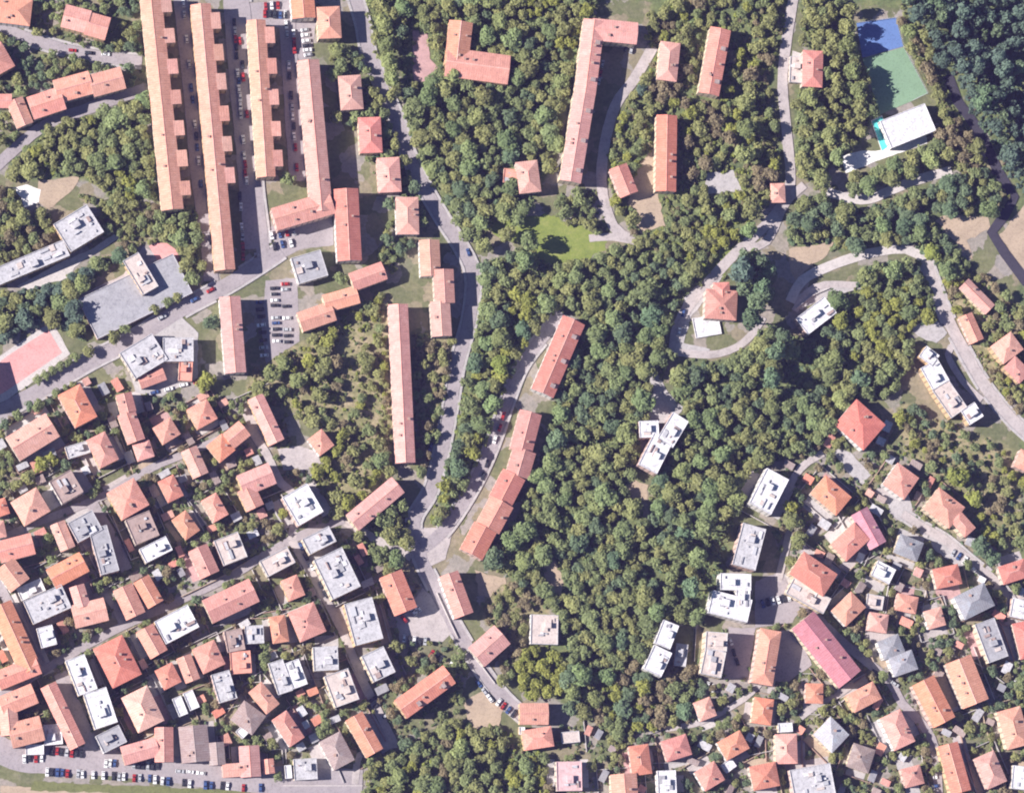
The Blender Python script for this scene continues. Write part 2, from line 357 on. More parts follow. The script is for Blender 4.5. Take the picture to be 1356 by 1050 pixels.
HOUSES = """
house|O|8|A1,-80,50,198,85,170,h|orange pink roof cut by the top left corner with a dark shadow beside it
house|P|8|A1,400,100,562,142,150,g;A1,548,148,682,186,150,g|pink two part stepped house beside the first long row near the top left
house|P|9|A1,-60,300,30,455,150,h|pink roof corner poking in from the left edge above the stepped terrace
terraced_house|P|8|A1,575,547,778,492,145,g;A1,352,582,578,520,150,g;A1,190,688,396,620,150,g|pink terrace of three stepped roofs running down left from the first long row
house|P|7|A1,90,630,160,795,110,g;A1,-30,640,75,640,90,g|small pink house at the left edge just left of the stepped terrace
apartment_block|C|10.5|P,199.5,-4,228.5,278,29,g,C,10.5,ROW1|cream and orange sawtooth row, leftmost of the long parallel apartment rows
apartment_block|C|10.5|P,265.5,6,298,358,27,g,C,10.5,ROW2|second sawtooth row from the left, the longest one, reaching down to the street
apartment_block|C|10.5|P,339,27,352.5,235,25,g,C,10.5,ROW3|third and shortest sawtooth row, ending at a green tree in a yard
apartment_block|P|11|P,408,80,426,280,29,g;P,363,291,440,268,31,g|plain pink long row with an orange wing turning left at its foot
house|O|10|A2,665,-60,680,118,150,g|orange roof cut by the top edge above the plain pink row
house|O|10|A2,832,44,845,245,148,h|bright orange house right of the car park at the top edge
house|P|8|A2,966,478,985,695,145,h|pale pink hipped house, second in the column left of the winding road
house|R|8|A2,1092,742,1105,968,145,h|red rounded hipped house, third in the column left of the winding road
house|P|8|B2,1210,42,1225,262,145,h|pink hipped house right of the foot of the plain row, fourth in its column
house|P|8|B3,90,292,95,528,145,h|pale pink hipped house against the winding road with its shadow across the kerb
house|C|8|B3,230,563,240,792,130,g|cream gabled house just above the stepped pair beside the winding road
house|C|9|B3,320,748,330,962,128,g;B3,298,950,312,1172,126,g|long cream and pink pair of joined gables on the left kerb of the winding road
apartment_block|P|9|P,527,403,537,613,26,g|long narrow pink block standing alone left of the winding road
flat_roofed_building|G|6|B2,622,760,808,705,170,f|blue grey flat square roof beside the red block and the parking bay
apartment_block|R|11|B2,945,240,968,695,155,g|rosy red gabled block between the plain pink row and the small hipped houses
terraced_house|O|8|P,465.5,374,509,358,25,g;P,429.5,402.5,474,390,24,g;P,397,427,441.5,411.5,27,g|orange terrace of three stepped roofs beside the parking lot
apartment_block|P|10|P,304,393,312,494,28,g|short pink block standing left of the parking lot below the street
house|O|8|A3,432,138,400,420,152,g;A3,335,392,735,445,188,g|bright orange L shaped house alone in the trees at the top middle
apartment_block|P|11|P,787,27,774.5,125,29,g;P,774.5,123,755,241,29,g;P,784,39,844,45,30,g|long pink bent block with a short wing along its top in the trees|dormers
house|P|8|A4,515,268,490,512,130,h|pink hipped house between the bent block and the red sloping block
apartment_block|R|9|A4,832,183,755,598,135,g|red orange slanting block with dark dormers near the top right trees|dormers
apartment_block|R|9|P,883,153,881.5,254,28,g|narrow upright red orange block in the trees below the small hipped house
house|R|7|B4,182,98,255,278,122,g|small tilted red house left of the foot of the narrow red block
house|P|7|B3,843,65,870,265,142,h;B3,700,155,805,165,90,f,P,4|pink house with a low flat annex above the bright green meadow
house|R|7|A5,155,285,150,490,118,h;A5,25,390,98,395,150,f,T,4|rounded red house with a pale terrace left of the tennis court trees
flat_roofed_building|W|6|A5,562,757,812,657,168,f|big white flat hall beside the turquoise pool|plain
house|P|5|B4,1190,205,1196,328,95,h|tiny pink house at the bend of the path right of the beige yard
villa|R|9|P,934,402,976,405,40,h;P,955,374,957,406,22,h;P,919,435,953,429,27,f,W,1|red cross roofed villa with a white terrace inside the looping drive
flat_roofed_building|W|8|B5,92,985,252,862,115,f|bluish white flat roof in the shade below the curving track
house|P|5|B5,1000,742,1148,890,80,g|narrow pink roof slanting beside the right hand road with a white patch
house|O|5|C5,1008,72,1075,222,85,g|small orange house slanting just below the narrow pink roof
house|P|8|C5,1185,300,1300,215,125,h;C5,1255,335,1345,425,100,h|orange pink double roof at the right edge below the slanting pair
apartment_block|W|8|C5,770,275,842,330,75,f;C5,805,345,872,465,112,f;C5,868,465,975,620,112,f,T;C5,1008,650,1085,600,95,f|cream white block stepping down beside the right hand road
house|R|9|C5,337,615,500,760,196,h|large square red pyramid roof alone at the edge of the east wood
house|C|8|C5,1300,870,1375,905,110,h|pale orange roof corner at the right edge below the road
house|P|8|D6,222,122,352,216,165,h|pale pink hipped house above the small grey yard, beside a deep shadow
flat_roofed_building|W|10|C4,580,725,480,890,115,f;C4,470,855,370,1055,132,f;C4,318,805,440,800,105,f|bright white stepped block in the middle of the wood
apartment_block|W|11|D5,503,125,395,335,150,f|white flat block, uppermost of the four along the east edge of the wood
apartment_block|L|11|D5,362,440,296,690,145,f|grey flat block with a dark roof box, second down along the wood edge
apartment_block|W|11|D5,155,775,340,780,100,f;D5,95,895,332,955,140,f;D5,296,750,290,930,85,f|white block with a notched side facing the wood, between two grey ones
house|O|8|D5,745,188,902,322,150,h|salmon orange hipped house right of the uppermost white block
house|M|7|D6,35,350,150,560,115,g|dull rose roof squeezed behind the red roofed house with the pale wall
house|R|8|D5,868,604,1012,468,140,h|red hipped house left of the dull rose roof
house|R|10|D5,615,660,820,800,165,h;D5,575,800,800,925,105,f,T,7|dark red hipped house with a wide cream terrace on its lower side
house|O|7|D5,868,1000,990,882,132,h|orange hipped house right of the cream terrace and above the long rose shed
house|O|9|D6,470,270,628,392,165,h;D6,625,455,690,395,150,h|two part orange house with a cream wall facing the village street on the right
house|G|8|D6,262,542,405,600,125,h|blue grey hipped house with a white edge left of the right hand street
house|W|7|D6,128,692,236,748,100,f|small pinkish white flat house below the dull rose roof
house|O|6|D6,258,895,386,922,105,h|small plain orange hipped house in the middle of the right hand gardens
house|R|7|D6,490,762,645,728,125,h|orange red house directly left of the big grey hipped roof
house|G|10|D6,640,940,822,850,155,h|big dark grey hipped roof with its deep shadow at the right side
house|R|7|D6,890,742,1050,690,115,h|red roof at the right edge above the white flat house
flat_roofed_building|W|7|D6,955,930,1060,952,115,f|white flat roof on the right edge below a red roof
house|P|6|D6,438,1012,545,982,115,h|pale pink hipped house between small orange and grey roofs
house|T|5|D6,80,890,180,908,85,f|little beige flat house above the pink roof with the yellow wall
house|P|7|E6,90,10,208,28,115,h|pink hipped house with a yellow wall right of the long rose shed
flat_roofed_building|G|8|E6,165,192,292,140,120,h;E6,228,290,372,240,125,h|grey roof of two lobes below the end of the long rose shed street
house|O|8|E6,632,240,740,510,172,g|orange gabled house with a greenish strip on its left side
house|O|8|E6,420,368,550,622,152,g|orange gabled house, left one of the large slanting pair at the lower right
house|O|8|E6,-20,512,145,425,118,h|orange hipped house against the foot of the long rose shed
house|P|8|E6,220,570,312,765,142,h|pink hipped house with a dark drive shadow on its right
house|B|6|E6,-20,815,112,860,150,h|brownish grey hipped house right of the big pale flat roof
house|P|6|E6,300,962,416,932,118,h|small pink house in dry garden near the bottom right
house|O|8|E6,570,752,652,1045,128,g|long orange gabled house touching the bottom edge
house|P|8|E6,788,815,870,1002,134,h|pinkish orange hipped house right of the long one on the bottom edge
house|C|8|E6,938,540,1002,770,150,h|pale cream orange hipped roof at the right edge near the bottom
flat_roofed_building|W|7|E6,960,950,1065,962,140,f|white flat roof in the bottom right corner
flat_roofed_building|G|9|E6,792,10,878,242,128,f|grey flat block above the orange gabled pair at the right
house|R|7|E6,1010,15,1062,232,110,h|red roof strip at the right edge beside the grey flat block
apartment_block|T|11|E5,66,128,196,138,112,f;E5,128,185,96,340,128,f|beige grey flat block, lowest along the wood edge, beside the shaded yard
apartment_block|O|10|E5,460,62,406,392,132,h|upright orange block with a dark roof box right of the beige grey one
warehouse|M|9|E5,652,3,938,362,175,g|long rose red roof slanting across the lower right, largest in that colour
house|O|6|E5,670,445,776,448,122,h|little orange pyramid roof left of the foot of the long rose shed
house|P|6|E5,10,562,112,522,122,h|pink orange hipped house at the edge of the shrubs below the beige block
house|O|6|E5,420,475,400,632,122,h|small orange hipped house just below the upright orange block
flat_roofed_building|L|8|E5,768,640,882,752,155,h|pale grey hipped roof in the middle of the lower right gardens
house|O|7|E5,162,800,302,722,125,h;E5,175,905,235,860,60,f,W,3.5|orange hipped house with a tiny white terrace at its lower corner
house|P|7|E5,550,692,556,872,134,h;E5,505,655,590,650,55,f,W,5|pink orange hipped house with a cream terrace along its top
house|O|7|E5,30,982,150,910,132,h|vivid orange hipped house near the bottom below the tiny white terrace
house|R|8|E5,342,962,502,930,148,h|red hipped house on the bottom edge left of the big pale flat roof
flat_roofed_building|L|9|E5,590,1005,835,960,190,f|big pale flat roof cut by the bottom edge
flat_roofed_building|W|10|E4,1045,20,990,162,102,f;E4,996,178,930,322,118,f|two bright white joined blocks at the lower end of the wood
shed|L|4|E4,1112,148,1096,282,72,f|small grey flat shed beside the two joined white blocks
house|P|7|E4,128,570,302,570,130,g|pink house split by a pale seam, above another pink one near the bottom middle
house|P|7|E4,148,732,328,704,122,h;E4,125,672,160,672,45,f,W,4|pink red house with a white porch below the split pink house
house|K|8|E4,426,858,430,1035,152,f|mauve pink flat roof with a square shadow near the bottom middle
house|C|8|E4,755,932,766,1075,160,g|cream orange gabled roof touching the bottom edge at the middle
house|R|7|E4,845,758,870,938,122,h|narrow red hipped house above the white house by the bottom edge
house|R|7|E4,1000,800,1152,752,130,h|dusty red hipped house with a white spot at its upper corner
house|W|8|E4,1015,912,1022,1055,112,f|white house between red and orange roofs on the bottom edge
shed|T|3|E4,380,716,490,706,68,f|low beige shed right of the pink red house with the porch
flat_roofed_building|T|6|E4,280,-28,276,150,165,f|square beige flat roof at the lower edge of the scrub
house|P|8|E3,870,230,1028,90,150,g|pink gabled house with dormers right of the lower road|dormers
apartment_block|O|10|E3,412,545,708,330,132,g|long orange block with dark dormers by the bend of the lower road|dormers
house|O|9|E3,130,583,256,808,116,g|plain orange gabled house below the flat white roofs near the bottom
flat_roofed_building|L|10|E3,242,192,316,348,145,f|light grey cluttered flat roof left of the long orange dormered block
flat_roofed_building|T|9|P,445,890,460,931,33,f|greyish pink cluttered flat roof left of the alley near the bottom
flat_roofed_building|L|11|P,474,795,489,850,38,f|pale grey flat block between the alley and a tall shaded wall
apartment_block|P|9|D3,120,422,398,190,122,g|pinkish gabled block slanting down left from the end of the narrow pink block
apartment_block|R|9|P,624,734,643,698,33,g;P,646,699,665,664,34,g;P,663,663,681,628,33,g;P,685,630,695,596,31,g;P,690,597,703,546,30,g|long curved red block, the largest, bending along the edge of the wood|dormers
apartment_block|R|9|P,760,424,718,521,32,g|shorter red slanting block above the long curved one|dormers
house|O|9|D3,352,728,446,958,146,g|orange gabled house left of the fork of the lower road
house|P|9|D3,702,728,796,982,122,g|pinkish gabled house between the lower road and the dry slope
flat_roofed_building|L|11|P,434,733,459,785,41,f|pale grey flat block with a pinkish spot on its roof
house|O|7|P,219,633,233,661,23,h|small orange hipped house right of the ridged pink one in the lower left
house|P|7|P,250,594,266,630,22,g|narrow pink gabled house between two green gardens in the lower left
house|O|8|C2,105,963,205,882,135,h;C2,200,882,306,795,118,g|two part salmon house below the slanting long pink one
apartment_block|P|8|C2,372,598,508,888,106,g|long pink slanting house with a paler right slope below the scrub
house|P|7|C2,740,922,832,852,130,h|pink house alone with a lilac yard at the foot of the scrub
house|O|8|P,254,556,281,541,30,h|orange hipped house near the top of the packed quarter, left of the small green trees
house|O|8|C1,995,850,1108,780,125,h|orange square pyramid right of the long red and pink one
house|R|9|C1,780,578,812,700,102,g;C1,797,700,862,882,116,g,P|house half dark red and half pink, long and narrow
house|P|7|C1,852,955,960,920,112,h|small pink hipped house at the foot of the half red half pink one
house|O|10|C1,435,553,546,760,156,h|large orange hipped house on the main street left of the grey round complex
house|P|9|C1,80,930,332,775,172,g|wide pink gabled house by the left edge under dark round trees
house|P|9|C1,602,845,692,1022,132,h;C1,420,955,562,912,78,f,L,5|pink hipped house with a grey flat annex pointing left
flat_roofed_building|L|8|C1,805,405,1010,280,190,f;C1,1030,300,1222,300,150,f;C1,1130,430,1215,435,130,f,P,6;C1,880,512,1040,452,82,g,R,6|pale rounded complex with a dark red wing on the main street corner
school|L|8|B1,392,552,602,425,205,f;B1,-30,800,420,612,108,f,L,7|long pale grey building reaching in from the left edge under trees
flat_roofed_building|G|4|P,116,423,242,362,58,f|broad grey flat roof deck on the main street carrying a small pale block|plain
flat_roofed_building|T|7.5|B1,825,668,952,882,112,f,T|small pale pinkish block standing on the broad grey roof deck
house|C|9|D1,105,370,262,277,166,h|cream orange pyramid roof beside the mauve grey cluttered one
flat_roofed_building|B|9|D1,362,136,440,270,146,f|mauve grey cluttered flat roof right of the cream orange pyramid
house|O|9|D1,-45,345,45,315,100,h|orange roof edge at the left border beside the cream orange pyramid
house|P|8|D1,-45,470,32,455,100,h|pink roof end at the left border just above the orange courtyard wings
house|P|10|D1,690,325,856,230,186,h|big pink hipped house with a bright ridge in the packed lower left
apartment_block|L|11|D1,440,482,588,402,132,f,G;D1,590,448,666,722,112,f,G|dark grey flat L shaped block with deep shadow on its right
courtyard_building|O|9|D1,-10,600,200,545,130,g;D1,25,670,122,800,140,g|orange angled building at the left border left of the small dark court
courtyard_building|C|9|D1,308,762,510,655,130,g,O;D1,345,420,412,580,92,g;D1,115,855,260,792,80,f,W,5|orange and cream angled building with a white flat annex
house|O|8|D1,740,808,822,985,125,g|orange gabled house, left half of the pair split by a dark gap
house|O|8|D1,852,758,942,915,105,g|orange gabled house, right half of the pair split by a dark gap
flat_roofed_building|T|9|D1,788,480,932,420,160,f,B;D1,862,622,1022,542,92,f,W|flat roof half mauve grey and half white below the big pink house
flat_roofed_building|L|9|D1,170,965,402,862,150,f;E1,235,115,330,90,120,f,W|messy pale flat roofs beside a pink angled one in the lower left
house|P|9|D1,462,800,502,930,92,g;D1,442,990,642,940,140,g|pink angled roof against the messy pale flat ones
courtyard_building|O|10|P,1,800,41,888,29,g;E1,-15,372,232,272,115,g|tall orange angled building filling the left border
house|O|9|E1,872,52,962,212,116,g|orange roof attached to glittering white flat roofs
flat_roofed_building|W|9|P,212,838,256,815,33,f|glittering white cluttered flat roof with an orange neighbour on its left
apartment_block|R|10|E1,650,135,770,374,192,h|large red orange hipped block standing between two white ones
flat_roofed_building|W|10|E1,452,230,532,440,120,f;E1,572,430,642,642,142,f|white terraced flat blocks in a slanting line above the grey square one
flat_roofed_building|G|8|E1,602,757,742,687,112,f|grey square flat roof above the lower car row
house|C|10|E1,810,435,916,648,172,h|large beige hipped house with a bright spot at its ridge
house|O|7|E1,986,284,1046,402,116,h|small orange hipped house, left one of three in a short line
house|C|7|E2,105,222,162,372,92,g|small tan orange house in the middle of three in a short line
house|O|8|E2,222,152,292,300,146,h|orange hipped house, the largest and rightmost of three in a short line
house|P|7|E2,446,192,456,326,122,f,P|small pinkish flat square roof below two grey ones
flat_roofed_building|B|8|E2,402,62,426,190,106,f|brownish grey flat roof directly above the pinkish square one
flat_roofed_building|L|7|E2,530,36,536,146,112,f|light grey flat box beside a small green garden
house|O|8|E2,668,-22,695,140,100,h|orange narrow hipped house left of the brightest orange one
house|O|9|P,398,804,415,843,37,h|brightest orange hipped house in the packed quarter, right of the narrow one
flat_roofed_building|W|8|E2,756,252,812,405,92,f;E2,660,252,722,442,92,f,L|half white half grey pair of narrow flat roofs
flat_roofed_building|W|9|E2,890,240,1040,232,142,f,L|cluttered flat roof with white boxes above the garden with the fountain
shed|W|5|E2,62,470,106,578,56,f;E2,130,436,174,540,60,f|two small bright white joined roofs in the lower left
flat_roofed_building|L|8|E2,326,320,376,490,112,f|greyish white flat roof left of a deep square shadow
house|O|8|E2,536,408,646,542,102,h|orange hipped house, upper of two along a dark alley
house|R|8|E2,682,578,792,742,108,h|red hipped house, lower of two along a dark alley
house|B|7|E2,430,545,562,642,142,h;E2,440,700,485,655,60,f,W,4|grey brown hipped house with a white shed at its lower corner
house|B|8|E2,160,642,182,862,172,g;E2,300,742,312,880,95,g|mauve grey double gabled house beside a dark square yard
house|P|8|E2,500,762,512,952,122,g;E2,340,915,480,905,82,g|pink angled house on the bottom road right of the dark square yard
house|P|6|E2,612,842,622,932,72,g|tiny pink gabled house beside a green shrub near the bottom road
house|P|8|E1,990,650,992,862,112,g;E1,740,826,955,765,115,g|orange pink wedge shaped house on the bottom road
shed|L|5|E2,772,908,912,900,125,f;E2,735,880,742,960,40,f,W,4|low grey shed with white boxes beside the bottom road
house|B|8|P,436,975,456,1013,31,h|brown grey hipped house left of the plain orange gabled one
courtyard_building|P|9|E1,5,530,210,445,125,g;E1,290,395,470,770,100,g;E1,60,705,255,655,150,g,O;E1,40,480,62,700,110,g;E1,265,700,375,690,120,f,W,5|pink building wrapped around a white court in the bottom left corner
shed|W|4|E1,155,787,265,785,60,f|white flat kiosk at the left end of the bottom car row
house|P|9|D2,450,200,642,120,135,g;D2,482,210,540,332,112,g|dusty pink L shaped house above a green garden
house|P|8|D2,255,263,332,396,106,h|pink orange hipped house left of the dusty pink L shaped one
house|O|7|D2,74,374,162,496,106,h|deep orange hipped house below left of the pink orange one
apartment_block|W|11|D2,776,225,876,396,172,f|tall white flat block with a broad dark shadow beside the scrub
house|O|9|D2,190,570,266,736,122,g;D2,360,502,420,652,152,f,T|orange gabled house joined to a greyish pink flat roof on its right
flat_roofed_building|L|9|D2,845,567,1006,486,102,f|grey flat roof below the tall white block
flat_roofed_building|B|8|D2,590,700,756,612,106,f,T|dull grey pink flat roof right of a dark shadow, above a lane
apartment_block|P|9|D2,248,960,532,826,152,g|mottled orange pink long gabled house along the lane
house|O|8|D2,740,752,792,876,106,h|light orange hipped house left of the pale blocks by the alley
"""
OPT = {'ROW1': ROW1, 'ROW2': ROW2, 'ROW3': ROW3}
seen = set()
for ln in HOUSES.strip().split('\n'):
    f = ln.split('|'); wl = []
    for ws in f[3].split(';'):
        p = ws.split(','); wg = [p[0]] + [float(x) for x in p[1:6]] + [p[6]]
        if len(p) > 7: wg.append(p[7])
        if len(p) > 8: wg.append(float(p[8]))
        if len(p) > 9: wg.append(OPT[p[9]])
        wl.append(wg)
    n = len(f[4].split())
    if not 4 <= n <= 16 or f[4] in seen: print('LABEL?', n, f[4])
    seen.add(f[4])
    build_house(f[0], f[1], float(f[2]) * 1.16, wl, f[4], extra=f[5] if len(f) > 5 else None)
# a taller block stands just off the left border: it throws the shade over the pink court
build_house('apartment_block', 'O', 15, [['P', -52, 478, -34, 540, 34, 'g']], 'tall block beyond the left border shading the pink court')
# ------------------------------------------------------------------ ground cover, patches, roads
def structure(o): o['kind'] = 'structure'; return o
def patch(name, pts, mat, z, rough=0.0, block=True, tile='P'):
    q = [at(*tp(tile, *p)) for p in pts]; q = [(p.x, p.y) for p in q]
    if rough:
        r = []
        for i in range(len(q)):
            a, c = q[i], q[(i + 1) % len(q)]; n = max(2, int(math.hypot(c[0] - a[0], c[1] - a[1]) / 2.5))
            for j in range(n):
                f = j / n; r.append((a[0] + (c[0] - a[0]) * f + random.uniform(-rough, rough), a[1] + (c[1] - a[1]) * f + random.uniform(-rough, rough)))
        q = r
    q = ccw(q); mb = MB(); mb.face([(x, y, z) for x, y in q]); o = structure(mb.build(name, mat))
    if block: stamp(occ_r, q)
    return o
PATCHES = [
 ('plaza', [(92,398),(164,363),(190,326),(236,356),(250,381),(190,415),(134,449),(122,432),(134,416),(106,406)], LANE, .03, .3),
 ('pink_court', [(197,326),(206,322),(221,322),(232,330),(240,345),(239,358),(219,362)], PINKC, .06, 0),
 ('pale_terrace', [(2,470),(69,425),(93,469),(42,507),(8,530),(-60,560),(-60,520)], PALE, .03, .2),
 ('pink_court', [(9,472),(64,437),(82,467),(37,498),(8,518),(-30,540),(-40,512)], PINKC, .06, 0),
 ('parking_lot', [(352,372),(393,368),(397,452),(352,482),(346,430)], ASPH, .03, .2),
 ('parking_lot', [(523,812),(545,800),(560,778),(586,800),(602,832),(586,850),(555,848),(530,852)], LANE, .03, .2),
 ('parking_lot', [(330,5),(390,0),(420,20),(412,78),(396,80),(384,40),(328,28)], ASPH, .03, .2),
 ('parking_lot', [(358,300),(440,288),(442,325),(398,330),(370,345)], ASPH, .03, .2),
 ('meadow', [(630,300),(655,288),(690,285),(730,285),(770,300),(802,318),(800,330),(762,350),(735,352),(712,345),(695,325)], GRASS, .03, 1.2),
 ('meadow', [(850,322),(880,308),(930,305),(958,312),(940,335),(900,340)], GRASS, .03, 1.5),
 ('meadow', [(960,325),(985,330),(960,365),(930,372),(925,350)], GRASS, .03, 1.2),
 ('tennis_court', [(1134,31),(1186,24),(1196,62),(1142,77)], BLUEC, .06, 0),
 ('sports_court', [(1142,78),(1197,63),(1229,124),(1208,134),(1165,152)], GREENC, .06, .1),
 ('white_terrace', [(1114,207),(1140,200),(1165,200),(1226,178),(1228,190),(1165,212),(1120,230)], WHITEP, .03, .2),
 ('bare_field', [(1238,292),(1252,284),(1307,287),(1311,304),(1290,314),(1281,318),(1288,345),(1262,318)], EARTH, .03, .6),
 ('bare_field', [(1324,312),(1345,283),(1370,260),(1380,390),(1356,362),(1338,335)], EARTH, .03, .6),
 ('bare_earth', [(829,640),(840,636),(858,642),(856,662),(832,662)], EARTH, .03, .5),
 ('bare_earth', [(628,755),(645,762),(670,765),(672,772),(660,778),(648,792),(634,788)], EARTH, .03, .7),
 ('bare_earth', [(715,745),(735,740),(748,770),(742,790),(728,780)], EARTH, .03, .7),
 ('bare_earth', [(612,930),(640,915),(668,940),(660,960),(625,965)], EARTH, .03, .8),
 ('bare_earth', [(1045,330),(1105,320),(1090,345),(1075,350),(1055,372),(1046,360)], EARTH, .03, .6),
 ('bare_earth', [(845,220),(870,190),(873,260),(880,300),(850,310),(832,270)], EARTH, .02, .8),
 ('beige_yard', [(935,229),(971,225),(985,257),(933,257)], PAVE, .03, .3),
 ('pale_terrace', [(17,250),(35,245),(54,252),(51,268),(32,275),(28,262)], WHITEP, .05, .3),
 ('bare_earth', [(51,240),(105,234),(97,252),(65,277),(50,268)], EARTH, .03, .5),
 ('pale_yard', [(22,380),(85,345),(118,332),(152,310),(158,316),(98,354),(92,368),(35,384)], PALE, .03, .4),
 ('pinkish_terrace', [(546,40),(566,43),(569,78),(580,90),(570,108),(548,110),(546,80)], SOILP, .03, .3),
 ('grey_yard', [(1102,594),(1125,598),(1153,628),(1142,642),(1118,622)], PAVE, .03, .4),
 ('grey_yard', [(1175,648),(1203,655),(1212,692),(1192,690),(1178,680)], PAVE, .03, .3),
 ('grey_yard', [(1000,770),(1035,755),(1050,790),(1062,800),(1050,825),(1000,830)], ASPH, .03, .4),
 ('grey_yard', [(965,830),(1000,832),(990,895),(958,900)], ASPH, .03, .3),
 ('grey_yard', [(1033,835),(1055,832),(1075,880),(1040,905),(1025,900)], ASPH, .03, .3),
 ('grey_yard', [(1205,690),(1255,720),(1280,745),(1270,752),(1240,730)], PAVE, .02, .4),
 ('grey_yard', [(905,395),(930,372),(958,365),(950,378),(915,420),(905,455),(940,462),(930,470),(890,465)], PAVE, .02, .4),
 ('grey_yard', [(1050,395),(1080,378),(1130,374),(1140,382),(1090,396),(1060,410)], PAVE, .02, .4),
 ('grey_yard', [(1205,430),(1240,425),(1255,440),(1240,455),(1215,445)], PAVE, .02, .4),
 ('pale_yard', [(1050,68),(1065,72),(1062,112),(1043,112)], PALE, .02, .3),
 ('grey_yard', [(860,470),(885,520),(905,540),(890,560),(855,560),(862,530)], PAVE, .02, .4),
 ('lilac_yard', [(368,595),(395,590),(420,598),(425,615),(405,622),(375,622)], LANE, .02, .3),
 ('grey_yard', [(160,450),(230,410),(262,440),(262,500),(215,525),(180,520)], PAVE, .02, .4),
 ('pavement', [(545,705),(560,698),(600,700),(590,740),(560,755),(545,745)], LANE, .02, .3),
 ('railway_verge', [(0,1040),(200,1048),(480,1052),(480,1060),(0,1060)], EARTH, .03, .4),
 ('grass_verge', [(45,1034),(200,1041),(330,1048),(330,1056),(40,1046)], VERGE, .045, .5),
]
for pi_, (nm, pts, mt, z, rg) in enumerate(PATCHES): patch(nm, pts, mt, z + .05 + .0045 * pi_ * (1 if nm != 'x' else 0), rg, nm not in ('meadow',))
road_polys = []; WIDE = np.zeros_like(occ_r)
def strip(name, pts, wpx, mat, z, kerb=False):
    P = [at(*p) for p in pts]
    # smooth the line (Catmull-Rom)
    S = []
    for i in range(len(P) - 1):
        p0, p1, p2, p3 = P[max(i - 1, 0)], P[i], P[i + 1], P[min(i + 2, len(P) - 1)]
        n = 1 if name == 'dark_road' else max(2, int((p2 - p1).length / 4))
        for j in range(n):
            t_ = j / n
            S.append(.5 * ((2 * p1) + (p2 - p0) * t_ + (2 * p0 - 5 * p1 + 4 * p2 - p3) * t_ ** 2 + (3 * p1 - p0 - 3 * p2 + p3) * t_ ** 3))
    S.append(P[-1]); hw = wpx * PXM / 2; Lf, Rt, nn = [], [], []
    for i, p in enumerate(S):
        d = (S[min(i + 1, len(S) - 1)] - S[max(i - 1, 0)]).normalized(); n = Vector((-d.y, d.x, 0)); nn.append(n)
        k = hw * (1 + random.uniform(-.05, .05)); Lf.append(p + n * k); Rt.append(p - n * k)
    mb = MB()
    for i in range(len(S) - 1):
        q = [(a.x, a.y, z) for a in (Rt[i], Rt[i + 1], Lf[i + 1], Lf[i])]; mb.face(q)
        stamp(occ_r, [c[:2] for c in q])
        if kerb == 2: stamp(WIDE, [(p.x, p.y) for p in (S[i] - nn[i] * (hw + 4.5), S[i + 1] - nn[i + 1] * (hw + 4.5), S[i + 1] + nn[i + 1] * (hw + 1.5), S[i] + nn[i] * (hw + 1.5))])
    structure(mb.build(name, mat))
    if kerb == 1: road_polys.append((S, nn, hw))
